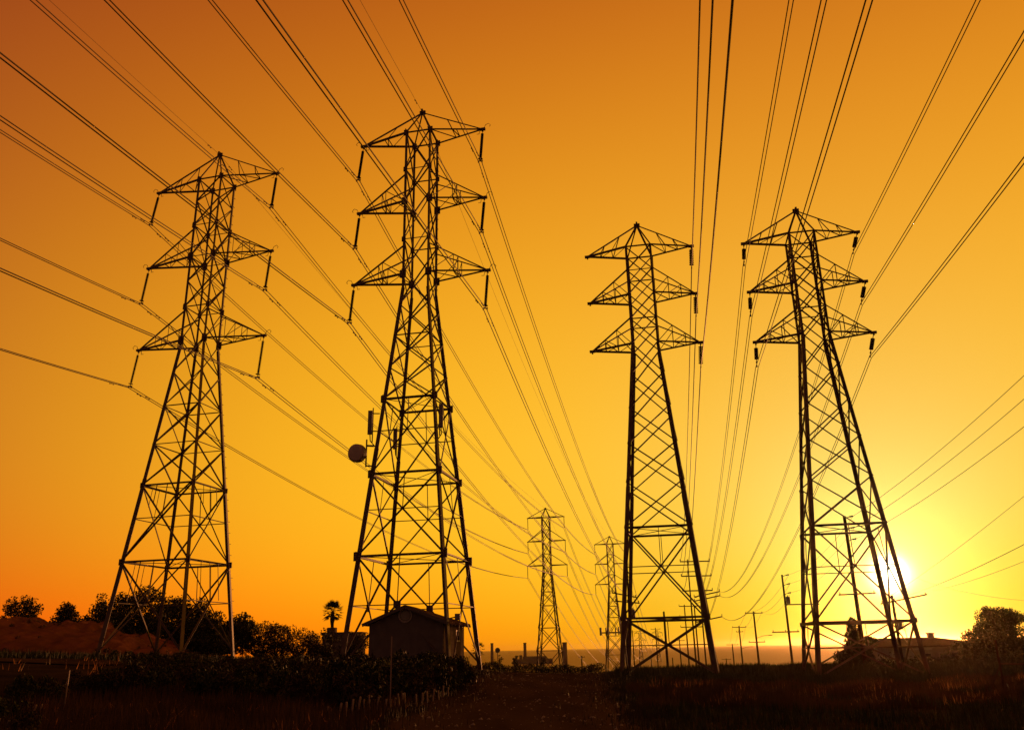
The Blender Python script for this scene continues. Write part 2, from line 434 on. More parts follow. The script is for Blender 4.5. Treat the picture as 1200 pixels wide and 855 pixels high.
            for fi, f_ in enumerate(fr):
                b1, b2 = c1.lerp(tip, f_), c2.lerp(tip, f_); t1, t2 = tops[0].lerp(tip, f_), tops[1].lerp(tip, f_)
                lw = P.br * .6
                bar('lacing_bar', b1, b2, lw, m, arm)
                if li == 0 and P.inner:
                    t1 = cor(s, -1, z).lerp(tip, f_) + Vector((0, 0, .0)); mid = apex.lerp(tip, f_)
                    bar('lacing_bar', b1, mid, lw, m, arm); bar('lacing_bar', b2, mid, lw, m, arm)
                elif li == 0:
                    mid = apex.lerp(tip, f_)
                    if fi == 0: bar('lacing_bar', b1, mid, lw, m, arm)
                else:
                    bar('lacing_bar', b1, t1, lw, m, arm); bar('lacing_bar', b2, t2, lw, m, arm)
                nf = fr[fi - 1] if fi else 0.0
                n1 = c1.lerp(tip, nf); n2 = c2.lerp(tip, nf)
                bar('lacing_bar', n1, b2, lw, m, arm)
                if li: bar('lacing_bar', tops[0].lerp(tip, f_), n1, lw, m, arm); bar('lacing_bar', tops[1].lerp(tip, f_), n2, lw, m, arm)
    return T


def W2(P, v): return P.T_mtx @ Vector(v)


def add_strings(P, kinds, hangs):
    """insulator strings; returns world points of the wire clamps"""
    P.T_mtx = Matrix.Translation((P.x, P.y, P.z0)) @ Matrix.Rotation(P.yaw, 4, 'Z'); out = {}
    for nm, (L, ang, sx) in hangs.items():
        tip = P.tips[nm] + Vector((0, 0, -.08)); q = Quaternion((0, 1, 0), R(ang)); base = 3.1 if kinds == 'long' else 2.0
        sc = L / base
        o = link('insulator_string', INS[kinds], P.T, loc=tip, rot=q, scale=(1, 1, sc))
        if kinds == 'long': link('yoke_plate', YOKE, o)
        out[nm] = W2(P, tip + q @ Vector((0, 0, -base * sc + .08)))
    out['E'] = W2(P, (0, 0, P.H))
    return out


def P_(**k):
    p = Pylon()
    for a, b_ in k.items(): setattr(p, a, b_)
    return p


GRP = 'large lattice transmission pylons in the foreground'
T1 = P_(x=-26.87, y=67.97, z0=2.26, yaw=R(-14.3), H=44., arms=[40.98, 33.2, 25.3], L=[6.13, 6.17, 6.12], wt=1.13, wb=3.62, k=.95, waist=24.8, leg=.32, br=.098, m=STEEL, rise=2.7, hook=True, hang=2, inner=True, fr=[.33, .62],
        plates=[(25.3, .5), (33.2, .5), (40.98, .4), (28.4, .36), (36.3, .36), (12.7, .3), (6.7, .35)],
        levels=[(0, 'big'), (6.7, 'big'), (12.7, 'h'), (16.1, 'big2'), (19.4, 'x'), (22.4, 'x'), (25.3, 'h'), (28.4, 'x'), (30.8, 'h'), (33.2, 'h'), (36.3, 'x'), (38.7, 'x'), (40.98, '')])
T1.levels = [(a, {'big2': 'h'}.get(b_, b_)) for a, b_ in T1.levels]
T2 = P_(x=-7.09, y=60.3, z0=.95, yaw=R(-12.0), H=44., arms=[41.54, 35.19, 28.81], L=[5.19, 5.28, 5.49], wt=1.03, wb=3.78, k=1.03, waist=27.6, leg=.32, br=.098, m=STEEL, rise=2.4, hook=True, hang=1, inner=False, fr=[.42, .5],
        plates=[(28.81, .5), (35.19, .5), (41.54, .4), (31.8, .32), (38.1, .32), (18.5, .42), (12.9, .42), (7.2, .46)],
        levels=[(0, 'big'), (7.2, 'big'), (12.9, 'big'), (18.5, 'x'), (21.0, 'h'), (23.6, 'x'), (26.2, 'x'), (28.81, 'h'), (31.8, 'x'), (35.19, 'h'), (38.1, 'x'), (41.54, '')])
T3 = P_(x=10.91, y=64.38, z0=.09, yaw=R(-11.1), H=36., arms=[33.55, 29.25, 24.97], L=[4.35, 4.33, 4.35], wt=1.03, wb=3.33, k=1.13, waist=24.9, leg=.29, br=.10, m=STEEL2, rise=2.2, hook=False, hang=1, inner=True, fr=[.36, .66],
        plates=[(3.8, .24)],
        levels=[(0, 'big'), (3.8, 'big'), (10.2, 'x'), (13.6, 'x'), (16.6, 'x'), (19.5, 'x'), (22.3, 'x'), (24.97, 'h'), (27.1, 'x'), (29.25, 'h'), (31.4, 'x'), (33.55, '')])
T4 = P_(x=23.7, y=61.9, z0=-.17, yaw=R(-10.8), H=36., arms=[33.52, 29.18, 24.86], L=[4.44, 4.42, 4.42], wt=1.0, wb=3.52, k=1.11, waist=24.8, leg=.29, br=.10, m=STEEL2, rise=2.2, hook=False, hang=1, inner=True, fr=[.36, .66],
        plates=[(3.5, .24)],
        levels=[(0, 'big'), (3.5, 'big'), (10.0, 'x'), (13.4, 'x'), (16.4, 'x'), (19.3, 'x'), (22.2, 'x'), (24.86, 'h'), (27.0, 'x'), (29.18, 'h'), (31.3, 'x'), (33.52, '')])
for T in (T3, T4):
    T.levels = [(a, 'bigB' if i == 1 else b_) for i, (a, b_) in enumerate(T.levels)]
    T.levels = [(a, 'big' if b_ == 'bigB' else b_) for a, b_ in T.levels]
make_pylon(T1, 'lattice pylon at the far left, its legs standing before dark trees', GRP)
make_pylon(T2, 'tallest lattice pylon, carrying a round dish antenna and straddling the small hut', GRP)
make_pylon(T3, 'dark lattice pylon right of centre with wires only on its right-hand arms', GRP)
make_pylon(T4, 'dark lattice pylon on the right whose legs stand in front of the sun', GRP)
A1p = add_strings(T1, 'long', dict(TL=(3.25, 8.5, 0), ML=(3.38, 6.4, 0), LL=(3.3, 7.5, 0), TR=(3.44, 4.8, 0), MR=(3.67, 4.8, 0), LR=(3.7, 4.4, 0)))
A2p = add_strings(T2, 'long', dict(TL=(3.18, 6.3, 0), ML=(3.13, 5.3, 0), LL=(3.19, 4.8, 0), TR=(2.97, 4.4, 0), MR=(3.06, 5.3, 0), LR=(3.15, 4.4, 0)))
A3p = add_strings(T3, 'disc', dict(TR=(1.98, 3.8, 0), MR=(1.96, 3.7, 0), LR=(2.04, 4.4, 0)))
A4p = add_strings(T4, 'short', dict(TL=(1.93, 5.2, 0), ML=(2.05, 4.1, 0), LL=(2.0, 3.9, 0), TR=(1.9, 18, 0), MR=(1.95, 17.5, 0), LR=(2.0, 16.4, 0)))

# far pylons of the same two lines
FG = 'distant lattice pylons further down the lines'


def far_pylon(x, y, ztop, label, H=44., s=1.0):
    P = P_(x=x, y=y, z0=EYE + ztop - H, yaw=R(-12), H=H, arms=[H - 2.46, H - 8.8, H - 15.2], L=[5.0, 5.1, 5.35], wt=1.05, wb=3.6, k=1., waist=H - 16.4, leg=.34 * s, br=.15 * s, m=STEEL, rise=2.9, hook=False, hang=1, inner=False, fr=[.4], plates=[],
           levels=[(0, 'h'), (H * .164, 'h'), (H * .293, 'h'), (H * .42, 'h'), (H * .5, 'x'), (H - 18.5, 'x'), (H - 15.2, 'h'), (H - 12.2, 'x'), (H - 8.8, 'h'), (H - 5.8, 'x'), (H - 2.46, '')])
    make_pylon(P, label, FG, True); P.T_mtx = Matrix.Translation((P.x, P.y, P.z0)) @ Matrix.Rotation(P.yaw, 4, 'Z')
    out = {}
    for nm, tp in P.tips.items():
        mb = MB().tube([tp, tp + Vector((0, 0, -3.0))], .09 * s, 5); mb.build('insulator_string', RUBBER, P.T); out[nm] = W2(P, tp + Vector((0, 0, -3.0)))
    out['E'] = W2(P, (0, 0, P.H)); P.att = out
    return P


T5 = far_pylon(8.3, 230.2, 36.3, 'distant lattice pylon between the hut and the dark pylons, beside the wide stack')
T6 = far_pylon(30.87, 280.6, 34.6, 'distant lattice pylon with a ring of antennas, showing just left of the dark pylon')
T7 = far_pylon(118, 853, 15, 'tiny far-off lattice pylon low under the dark pylon, left one of two', s=1.7)
T8 = far_pylon(139, 880, 15.5, 'tiny far-off lattice pylon low under the dark pylon, right one of two', s=1.7)
# antenna ring on T6
mb = MB(); zz = 15.9 - 2
for a in range(12):
    an = a / 12 * 2 * math.pi; an2 = (a + 1) / 12 * 2 * math.pi
    mb.tube([(4.6 * math.cos(an), 4.6 * math.sin(an), zz), (4.6 * math.cos(an2), 4.6 * math.sin(an2), zz)], .16, 5)
    if a % 2 == 0: mb.tube([(4.6 * math.cos(an), 4.6 * math.sin(an), zz), (1.6 * math.cos(an), 1.6 * math.sin(an), zz)], .1, 4)
mb.build('antenna_platform', STEEL, T6.T)
for a in range(9):
    an = a / 9 * 2 * math.pi + .2; MB().box((4.7 * math.cos(an), 4.7 * math.sin(an), zz + .4), (.38, .3, 2.4)).build('panel_antenna', PANEL, T6.T)

# equipment on T2: dish and panel antennas on its legs
M2 = Matrix.Translation((T2.x, T2.y, T2.z0)) @ Matrix.Rotation(T2.yaw, 4, 'Z')


def leg2(s, t_, z): w = float(wat(T2, z)); return Vector((s * w, t_ * w * T2.k, z))


p = leg2(-1, -1, 14.2); dp = M2 @ (p + Vector((-.5, -.2, .2)))
d = thing('dish_antenna', 'round drum-shaped dish antenna on a pipe mount at the left leg of the tallest pylon', 'antenna', dp)
MB().tube([(0, 0, -.98), (0, 0, 1.0)], .055, 8).build('mount_pipe', STEEL, d)
MB().tube([(0, 0, .55), (.5, .15, .55)], .07, 6).tube([(0, 0, -.9), (.55, .15, -.9)], .05, 6).tube([(-.3, -.1, .1), (0, 0, .1)], .1, 8).build('mount_bracket', STEEL, d)
ax = Vector((-.35, -.9, -.12)).normalized(); q = ax.to_track_quat('Z', 'Y').to_matrix().to_4x4(); base = Vector((-.62, -.05, .0)); KD = .83
mt = Matrix.Translation(base) @ q
MB().lathe([(a_ * KD, b2 * KD) for a_, b2 in ((.62, -.34), (.76, -.26), (.78, -.2), (.78, .26), (.76, .28))], 32, mt).build('shroud', PANEL, d, smooth=False)
MB().lathe([(a_ * KD, b2 * KD) for a_, b2 in ((.755, .285), (.6, .31), (.3, .325), (.01, .33))], 32, mt).build('radome', DISH, d, smooth=True)


def panel(px, leg, z, off, h, label, w=.3):
    o = M2 @ (leg2(*leg, z) + Vector(off)); t_ = thing('panel_antenna', label, 'antenna', o, 0, 'panel antennas on the tallest pylon')
    MB().box((0, 0, 0), (w, .18, h)).box((0, -.1, 0), (w * .7, .04, h * .96)).build('antenna_case', PANEL, t_)
    mb = MB().tube([(-off[0] * .25, .2, -h * .8), (-off[0] * .25, .2, h * .65)], .045, 6)
    e = (leg2(*leg, z) - (leg2(*leg, z) + Vector(off)))
    for zz_ in (-.35, .4): mb.tube([(0, .1, h * zz_), (e.x, e.y * .9, h * zz_)], .045, 5)
    mb.build('mount_bracket', STEEL, t_)
    MB().tube([(0, .1, -h * .5), (.03, .12, -h * .75), (e.x * .6, .15, -h)], .04, 5).build('feed_cable', RUBBER, t_)


panel(0, (-1, -1), 16.7, (-.65, -.2, 0), 1.75, 'panel antenna standing out on a bracket just above the dish')
panel(0, (-1, 1), 16.5, (-.3, -.2, 0), 1.6, 'panel antenna on the rear left leg of the tallest pylon, lowest of the three')
panel(0, (1, -1), 16.8, (.42, -.15, 0), 1.7, 'panel antenna clamped on the front right leg of the tallest pylon')
fl = thing('small_floodlight', 'small box lamp on a short arm low on the right leg of the tallest pylon', 'lamp', M2 @ leg2(1, -1, 3.0))
MB().tube([(0, 0, 0), (.5, 0, .1)], .04, 6).build('lamp_arm', STEEL, fl)
MB().box((.62, 0, .1), (.34, .3, .4)).box((.62, -.17, .1), (.28, .04, .32)).build('lamp_head', PANEL, fl)

# ---------------------------------------------------------------- wires
mbd = MB().tube([(-.28, 0, -.12), (.28, 0, -.12)], .014, 4).box((-.3, 0, -.12), (.16, .09, .09)).box((.3, 0, -.12), (.16, .09, .09)).box((0, 0, -.05), (.05, .05, .14))
DAMP = mbd.mesh('vibration_damper', STEEL)
SPACER = MB().tube([(-.23, 0, 0), (.23, 0, 0)], .025, 5).mesh('spacer', STEEL)


def span_pts(P0, back, P1, sagb):
    az, a, b_, S = back; dx, dy = math.sin(R(az)), -math.cos(R(az)); pts = []
    N = 36
    for i in range(N, 0, -1):
        s = S * (i / N) ** 1.3; pts.append(Vector((P0.x + dx * s, P0.y + dy * s, P0.z + a * s + b_ * s * s)))
    n0 = len(pts); pts.append(P0.copy())
    if P1 is not None:
        L = (P1.xy - P0.xy).length
        for i in range(1, 37):
            u = (i / 36) ** 1.2; pts.append(P0.lerp(P1, u) - Vector((0, 0, sagb * L * L * u * (1 - u))))
    return pts, n0


def conductor(label, P0, back, P1, sagb, twin=True, rad=.027, extra=None, group=None, damp=True, sep=.45):
    pts, n0 = span_pts(P0, back, P1, sagb)
    if extra is not None:
        Q0 = pts[-1]; L = (extra.xy - Q0.xy).length
        for i in range(1, 25): u = i / 24; pts.append(Q0.lerp(extra, u) - Vector((0, 0, sagb * .55 * L * L * u * (1 - u))))
    o = thing('overhead_conductor', label, 'power line', P0, 0, group); rel = [q_ - P0 for q_ in pts]
    for s in ((-1, 1) if twin else (0,)):
        mb = MB(); mb.tube([q_ + Vector((s * sep / 2, s * .04, (-.1 if twin else 0))) for q_ in rel], [rad * (1 if q_.y < 90 else 1.5) for q_ in rel], 5); mb.build('wire', WIRE, o, smooth=True)
        if damp:
            for dd in (-1.9, 1.9):
                k = n0 + (1 if dd > 0 else -1); dr = (rel[min(k, len(rel) - 1)] - rel[n0]).normalized()
                pp = rel[n0] + dr * abs(dd + s * .35) + Vector((s * sep / 2, 0, -.1 if twin else 0)); link('vibration_damper', DAMP, o, loc=pp, rot=dr.to_track_quat('X', 'Z'), scale=(.75, .75, .75))
    return o


NAMES = dict(TL='left end of the top crossarm', ML='left end of the middle crossarm', LL='left end of the lowest crossarm', TR='right end of the top crossarm', MR='right end of the middle crossarm', LR='right end of the lowest crossarm')
B1 = (-9.75, -.11826, .00048, 165); B2 = (-10.86, -.08035, .000272, 165); B4 = (-11.01, -.06742, .00038, 150)
for A, Bk, Tf, Tn, who, G in ((A1p, B1, T5, T7, 'far left pylon', 'twin conductors of the far left pylon'), (A2p, B2, T6, T8, 'tallest pylon', 'twin conductors of the tallest pylon')):
    for nm, w_ in NAMES.items():
        conductor('twin line at the %s of the %s' % (w_, who), A[nm], Bk, Tf.att[nm], .0005 if A is A1p else .00042, True, .034, Tn.att[nm], G, True, .34 if A is A1p else .26)
    conductor('single thin earth wire crossing the peak of the %s' % who, A['E'], (Bk[0], Bk[1] * .9, Bk[2] * .9, Bk[3]), Tf.att['E'], .0004, False, .014, Tn.att['E'], None, True)

# steel poles far down the right-hand lines


def steel_pole(x, y, ztop_rel, arms, label, lo, hi, slant=0.0, r_=.3, group='distant poles under the dark pylons'):
    zb = gh(x, y) - .5; zt = EYE + ztop_rel; o = thing('power_pole', label, 'utility pole', (x, y, zb), 0, group)
    MB().tube([(0, 0, 0), (0, 0, zt - zb)], [r_, r_ * .6], 8).build('pole_shaft', WOOD, o); out = []
    for za in arms:
        z = zt - zb - za; mb = MB(); a, b_ = Vector((lo, 0, z - slant)), Vector((hi, 0, z + slant)); mb.tube([a, b_], .2, 5)
        arm = mb.build('crossarm', WOOD, o); out.append((Vector((x, y, zb)) + a, Vector((x, y, zb)) + b_))
        for q_ in (a, b_): MB().tube([q_, q_ + Vector((0, 0, .8))], .12, 5).build('insulator', PORC, arm)
    return out


p = pix(805.5, 655, 280); PA = steel_pole(p.x, 280, p.z - EYE, [.7, 5.3, 9.9], 'tall steel pole with three offset crossarms seen through the dark pylon', -2.4, 7.2)
p = pix(829, 694, 290); PC = steel_pole(p.x - 2.5, 290, p.z - EYE, [.5, 1.8, 8.5], 'pole with a slanting double crossarm behind the right leg of the dark pylon', -2.0, 6.6, .8)
p = pix(801.8, 708, 400); PB = steel_pole(p.x, 400, p.z - EYE, [.7, 5.2, 9.8], 'thin pole with three short crossarms, left of the tall steel pole', -2.4, 7.5, 0, .4)
p = pix(813.5, 709, 330); PD = steel_pole(p.x, 330, p.z - EYE, [], 'plain thin pole just right of the tall steel pole', 0, 0, 0, .35)
ext = {}
for nm, k in (('TR', 0), ('MR', 1), ('LR', 2)):
    conductor('thick line at the %s, pylon right of centre' % NAMES[nm], A3p[nm], (-10.9, -.1116, .00077, 140), PA[k][0], .00035, False, .043, None, 'single conductors of the dark pylon right of centre', False)
for nm, k in (('TL', 0), ('ML', 1), ('LL', 2), ('TR', 0), ('MR', 1), ('LR', 2)):
    conductor('twin line at the %s, pylon before the sun' % NAMES[nm], A4p[nm], B4, PC[k][0 if nm[1] == 'L' else 1], .00055, True, .027, None, 'twin conductors of the right-hand pylon', False, .22)

# ---------------------------------------------------------------- wooden utility poles
UG = 'wooden utility poles to the right'


def wood_pole(px, py, D, label, arms=(), pins=0, can=None, lamp=None, r_=.15):
    p = pix(px, py, D); zb = gh(p.x, D) - .4; H = p.z - zb; o = thing('utility_pole', label, 'utility pole', (p.x, D, zb), 0, UG)
    MB().tube([(0, 0, 0), (0, 0, H * .5), (0, 0, H)], [r_, r_ * .88, r_ * .7], 10).build('pole_shaft', WOOD, o, smooth=True); pts = []
    for (drop, lo, hi, tilt) in arms:
        z = H - drop; mid = (lo + hi) / 2; L = hi - lo; rr = Quaternion((0, 1, 0), -tilt).to_matrix()
        a = MB().box((mid, -.14, z), (L, .11, .13), rr).build('crossarm', WOOD, o)
        MB().box((0, -.14, z), (.3, .14, .2)).build('arm_bracket', STEEL, o)
        for k in range(3):
            xx = lo + L * (.04 + .46 * k); q_ = Vector((xx, -.14, z + math.sin(tilt) * (xx - mid))); MB().lathe([(.02, 0), (.05, .08), (.06, .14), (.03, .2)], 8, Matrix.Translation(q_ + Vector((0, 0, .05)))).build('insulator', PORC, a)
            pts.append(Vector((p.x, D, zb)) + q_ + Vector((0, 0, .2)))
    for k in range(pins):
        z = H - .1 - k * 1.05; mb = MB().tube([(.1, 0, z - .1), (.45, 0, z + .05)], .035, 5).lathe([(.04, 0), (.085, .1), (.06, .2), (.09, .3), (.04, .42)], 8, Matrix.Translation((.45, 0, z + .02)) @ Matrix.Rotation(R(78), 4, 'Y'))
        mb.build('post_insulator', PORC, o); pts.append(Vector((p.x + .85, D, zb + z + .1)))
    if can:
        MB().lathe([(.2, 0), (.24, .05), (.24, .75), (.2, .82), (.06, .84), (.06, .98)], 14, Matrix.Translation((can[1], -.1, H - can[0]))).build('transformer', PANEL, o, smooth=False)
    if lamp:
        MB().tube([(0, 0, H - lamp), (1.0, 0, H - lamp + .35), (2.2, 0, H - lamp + .5)], .04, 5).box((2.45, 0, H - lamp + .47), (.6, .22, .12)).build('street_light_arm', STEEL, o)
    return pts


w1 = wood_pole(916.3, 673, 105, 'wooden pole with side pins and a transformer just left of the right-hand pylon', pins=3, arms=[(3.5, .1, 4.0, 0), (6.6, -2.0, 1.2, 0)], can=(3.4, .35))
w2 = wood_pole(989.3, 604.5, 80, 'tallest wooden pole, rising inside the legs of the right-hand pylon', pins=3, arms=[(7.1, -1.6, 1.8, .03)], r_=.2)
w3 = wood_pole(882.9, 715.8, 150, 'wooden pole with a crossarm and a street light arm, right of the small poles', arms=[(.3, -1.5, 1.5, 0), (5.0, -1.4, 1.4, 0)], lamp=4.4, r_=.19)
w4 = wood_pole(865.9, 732.8, 200, 'small wooden pole with one crossarm, second from the sea side', arms=[(.3, -1.6, 1.6, 0), (1.3, -.8, .8, 0)], lamp=5, r_=.2)
w5 = wood_pole(858, 753.8, 260, 'tiny wooden pole with a crossarm low against the sea', arms=[(.3, -1.7, 1.7, 0)], r_=.22)
w6 = wood_pole(851, 771, 320, 'tiniest wooden pole barely above the ground beside the dark pylon leg', arms=[(.3, -1.7, 1.7, 0)], r_=.25)
w7 = wood_pole(1045, 697, 85, 'wooden pole with a long slanting crossarm right behind the sunlit pylon leg', arms=[(.4, -1.3, 3.4, .17)], can=(3.2, .3), r_=.16)
w8 = wood_pole(731.5, 694, 95, 'wooden pole with two crossarms close behind the left legs of the dark pylon', arms=[(.25, -1.4, 1.3, -.2), (1.0, -1.1, 1.6, -.1)], can=(2.6, .8), r_=.17)
w9 = wood_pole(777.8, 716, 110, 'bare wooden pole under the middle of the dark pylon', r_=.17)
for (px, py, D, lab, ar) in ((741, 738, 300, 'thin pole low between the pylons, leftmost of the small ones', [(.5, -1.8, 1.8, 0)]), (768, 735, 330, 'thin pole with two crossarms low under the dark pylon', [(.5, -1.8, 1.8, 0), (3, -1.8, 1.8, 0)]),
                             (788, 770, 300, 'short pole just above the ground under the dark pylon', []), (796, 748, 280, 'thin pole with a crossarm left of the tall steel pole base', [(.5, -1.6, 1.6, 0)]), (763, 770, 320, 'short stub pole in front of the tiny pylons', []),
                             (681.5, 768, 230, 'lone tiny pole on the low hedge right of the distant pylon', [(.3, -.8, .8, 0)]), (692, 778, 200, 'tiny post where the hedge ends beside the sea', [])):
    wood_pole(px, py, D, lab, arms=ar, r_=.22)


def thin_wire(label, a, b_, sag, r_=.014, group='service wires between the wooden poles'):
    a, b_ = Vector(a), Vector(b_); o_ = a.copy(); mb = MB()
    mb.tube([a.lerp(b_, i / 24) - Vector((0, 0, sag * 4 * (i / 24) * (1 - i / 24))) - o_ for i in range(25)], r_, 4)
    o = mb.build('service_wire', WIRE); o.location = o_; tag(o, label, 'power line', group)


Q = [pix(1240, 402, 46), pix(1240, 432, 46), pix(1240, 468, 46)]
ordn = ['upper', 'middle', 'lower']
for i in range(3):
    thin_wire('%s of three wires running from the tallest wooden pole to the right edge' % ordn[i], w2[3 + i] if len(w2) > 5 else w2[-3 + i], Q[i], .5, .018)
    thin_wire('%s of three wires joining the tallest wooden pole and the transformer pole' % ordn[i], w2[-3 + i], w1[-3 + i], .9)
for i, nm in enumerate(('left', 'middle', 'right')):
    thin_wire('%s wire between the street light pole and the small pole left of it' % nm, w3[i], w4[i], 1.2, .02)
    thin_wire('%s wire from the transformer pole down to the street light pole' % nm, w1[-3 + i], w3[i], 1.3, .016)
    thin_wire('%s wire between the small pole and the tiny one nearest the dark pylon' % nm, w4[i], w5[i], 1.4, .025)
for i, (py, lab) in enumerate(((540, 'steep thin wire above the sun running to the right edge'), (611, 'thicker wire just right of the sun running to the right edge'), (636, 'thin wire low right of the sun running to the right edge'))):
    thin_wire(lab, w7[i], pix(1250, py, 48), .3, .02 if i == 1 else .013)
thin_wire('slack wire dipping to the right over the round tree', pix(1075, 677, 84), pix(1260, 705, 60), .6, .012)

# ---------------------------------------------------------------- hut under the tallest pylon
o = thing('small_hut', 'low hut with a shallow hipped roof and a round gable vent under the tallest pylon', 'hut', (0, 0, 0))
hy = 56.5; a = pix(424.5, 729, hy); b_ = pix(519, 729, hy); zE = (a.z + b_.z) / 2; hz = gh(-8, 58) - .3; Wd = b_.x - a.x; o.location = ((a.x + b_.x) / 2 + .22, hy, hz); o.rotation_euler = (0, 0, R(-9)); eh = zE - hz
hw = Wd / 2; dp_ = 6.2; apx = pix(471, 708.5, hy).z - hz
MB().box((0, .08, eh / 2), (Wd - .3, .16, eh)).build('front_wall', WALL, o)
MB().box((-hw + .23, dp_ / 2, eh / 2), (.16, dp_ - .32, eh)).build('side_wall', WALL, o)
MB().box((0, dp_ - .08, eh / 2), (Wd - .3, .16, eh)).build('back_wall', WALL, o)
# right wall with a window opening right through the corner
mb = MB(); wx = hw - .23; y0, y1, z0, z1 = 3.6, 4.7, eh - 1.15, eh - .5
mb.box((wx, (0.16 + y0) / 2, eh / 2), (.16, y0 - .16, eh)); mb.box((wx, (y1 + dp_ - .16) / 2, eh / 2), (.16, dp_ - .16 - y1, eh)); mb.box((wx, (y0 + y1) / 2, z0 / 2), (.16, y1 - y0, z0)); mb.box((wx, (y0 + y1) / 2, (z1 + eh) / 2), (.16, y1 - y0, eh - z1)); mb.build('side_wall', WALL, o)
wf = MB().box((wx + .1, y0, (z0 + z1) / 2), (.06, .08, z1 - z0 + .1)).box((wx + .1, y1, (z0 + z1) / 2), (.06, .08, z1 - z0 + .1)).box((wx + .1, (y0 + y1) / 2, z1), (.06, y1 - y0, .08)).box((wx + .1, (y0 + y1) / 2, z0), (.06, y1 - y0, .08)).build('window_frame', TRIM, o)
MB().box((wx, (y0 + y1) / 2, (z0 + z1) / 2), (.02, y1 - y0 - .02, z1 - z0 - .02)).build('window_pane', GLASS, wf)
for k in range(10):
    zz_ = .2 + k * (eh - .25) / 10; MB().box((hw - .135, 1.75, zz_), (.035, 3.2, (eh - .3) / 10 * .82)).build('siding_board', WALL, o)
# roof: front gable, hipped at the back
ov = .25; rf = MB(); e0 = eh - .02; hp = 2.4
Rv = [(-hw - ov, -ov, e0), (hw + ov, -ov, e0), (0, -ov, apx), (0, hp, apx - .05), (-hw - ov, dp_ + ov, e0), (hw + ov, dp_ + ov, e0)]
rf.add(Rv + [(x, y, z - .14) for x, y, z in Rv], [(0, 2, 3, 4), (1, 5, 3, 2), (3, 5, 4), (6, 10, 9, 8), (7, 8, 9, 11), (9, 10, 11), (0, 6, 8, 2), (2, 8, 7, 1), (0, 4, 10, 6), (1, 7, 11, 5), (4, 5, 11, 10)])
rfo = rf.build('roof', ROOF, o)
MB().add([(-hw + .1, .02, e0 - .1), (hw - .1, .02, e0 - .1), (0, .02, apx - .2), (-hw + .1, .12, e0 - .1), (hw - .1, .12, e0 - .1), (0, .12, apx - .2)], [(0, 1, 2), (3, 5, 4), (0, 3, 4, 1), (1, 4, 5, 2), (2, 5, 3, 0)]).build('gable', WALL, o)
zv = eh + (apx - eh) * .40; vt = Matrix.Translation((-.05, 0, zv)) @ Matrix.Rotation(R(90), 4, 'X')
MB().lathe([(.42, -.02), (.46, .06), (.40, .08), (.36, .02), (.36, -.02)], 24, vt).build('round_vent', TRIM, o)
MB().lathe([(.34, -.01), (.30, .03), (.2, .05), (.05, .06)], 20, vt).build('vent_cover', WALLP, o)
for s in (-1, 1):  # barge boards
    d_ = Vector((-s * (hw + ov), 0, apx - e0)); MB().box((s * (hw + ov) / 2, -ov - .045, (e0 + apx) / 2 - .1), (d_.length, .05, .2), Quaternion((0, 1, 0), -math.atan2(d_.z, d_.x) if s < 0 else -math.atan2(-d_.z, -d_.x)).to_matrix()).build('barge_board', TRIM if 0 else WALL, o)
for k in range(7):   # rafter ends on the right eave
    MB().box((hw + ov + .02, .4 + k * .95, e0 - .17), (.16, .1, .12)).build('rafter_end', WALL, o)

# ---------------------------------------------------------------- vegetation


def leaf_mesh(centers, radii, n, size, m, name='foliage', flat=.75, up=0.0):
    """many small leaf quads in clumps; uneven, open outline"""
    centers = np.array(centers, float); radii = np.array(radii, float)
    k = rng.choice(len(centers), n, p=radii ** 2 / (radii ** 2).sum())
    d_ = rng.normal(size=(n, 3)); d_ /= np.linalg.norm(d_, axis=1)[:, None]; rr = radii[k] * (.35 + .75 * rng.random(n) ** .6)
    p_ = centers[k] + d_ * rr[:, None] * np.array([1, 1, flat])
    u = rng.normal(size=(n, 3)); u[:, 2] += up; u /= np.linalg.norm(u, axis=1)[:, None]; w_ = rng.normal(size=(n, 3)); v_ = np.cross(u, w_); v_ /= np.linalg.norm(v_, axis=1)[:, None]
    s = size * (.6 + .8 * rng.random(n))[:, None]
    V = np.stack([p_ - u * s, p_ + v_ * s * .42, p_ + u * s, p_ - v_ * s * .42], 1).reshape(-1, 3)
    me = bpy.data.meshes.new(name); me.vertices.add(4 * n); me.vertices.foreach_set('co', V.ravel())
    me.loops.add(4 * n); me.polygons.add(n); me.loops.foreach_set('vertex_index', np.arange(4 * n, dtype=np.int32)); me.polygons.foreach_set('loop_start', np.arange(0, 4 * n, 4, dtype=np.int32))
    me.materials.append(m); me.update(calc_edges=True); return me


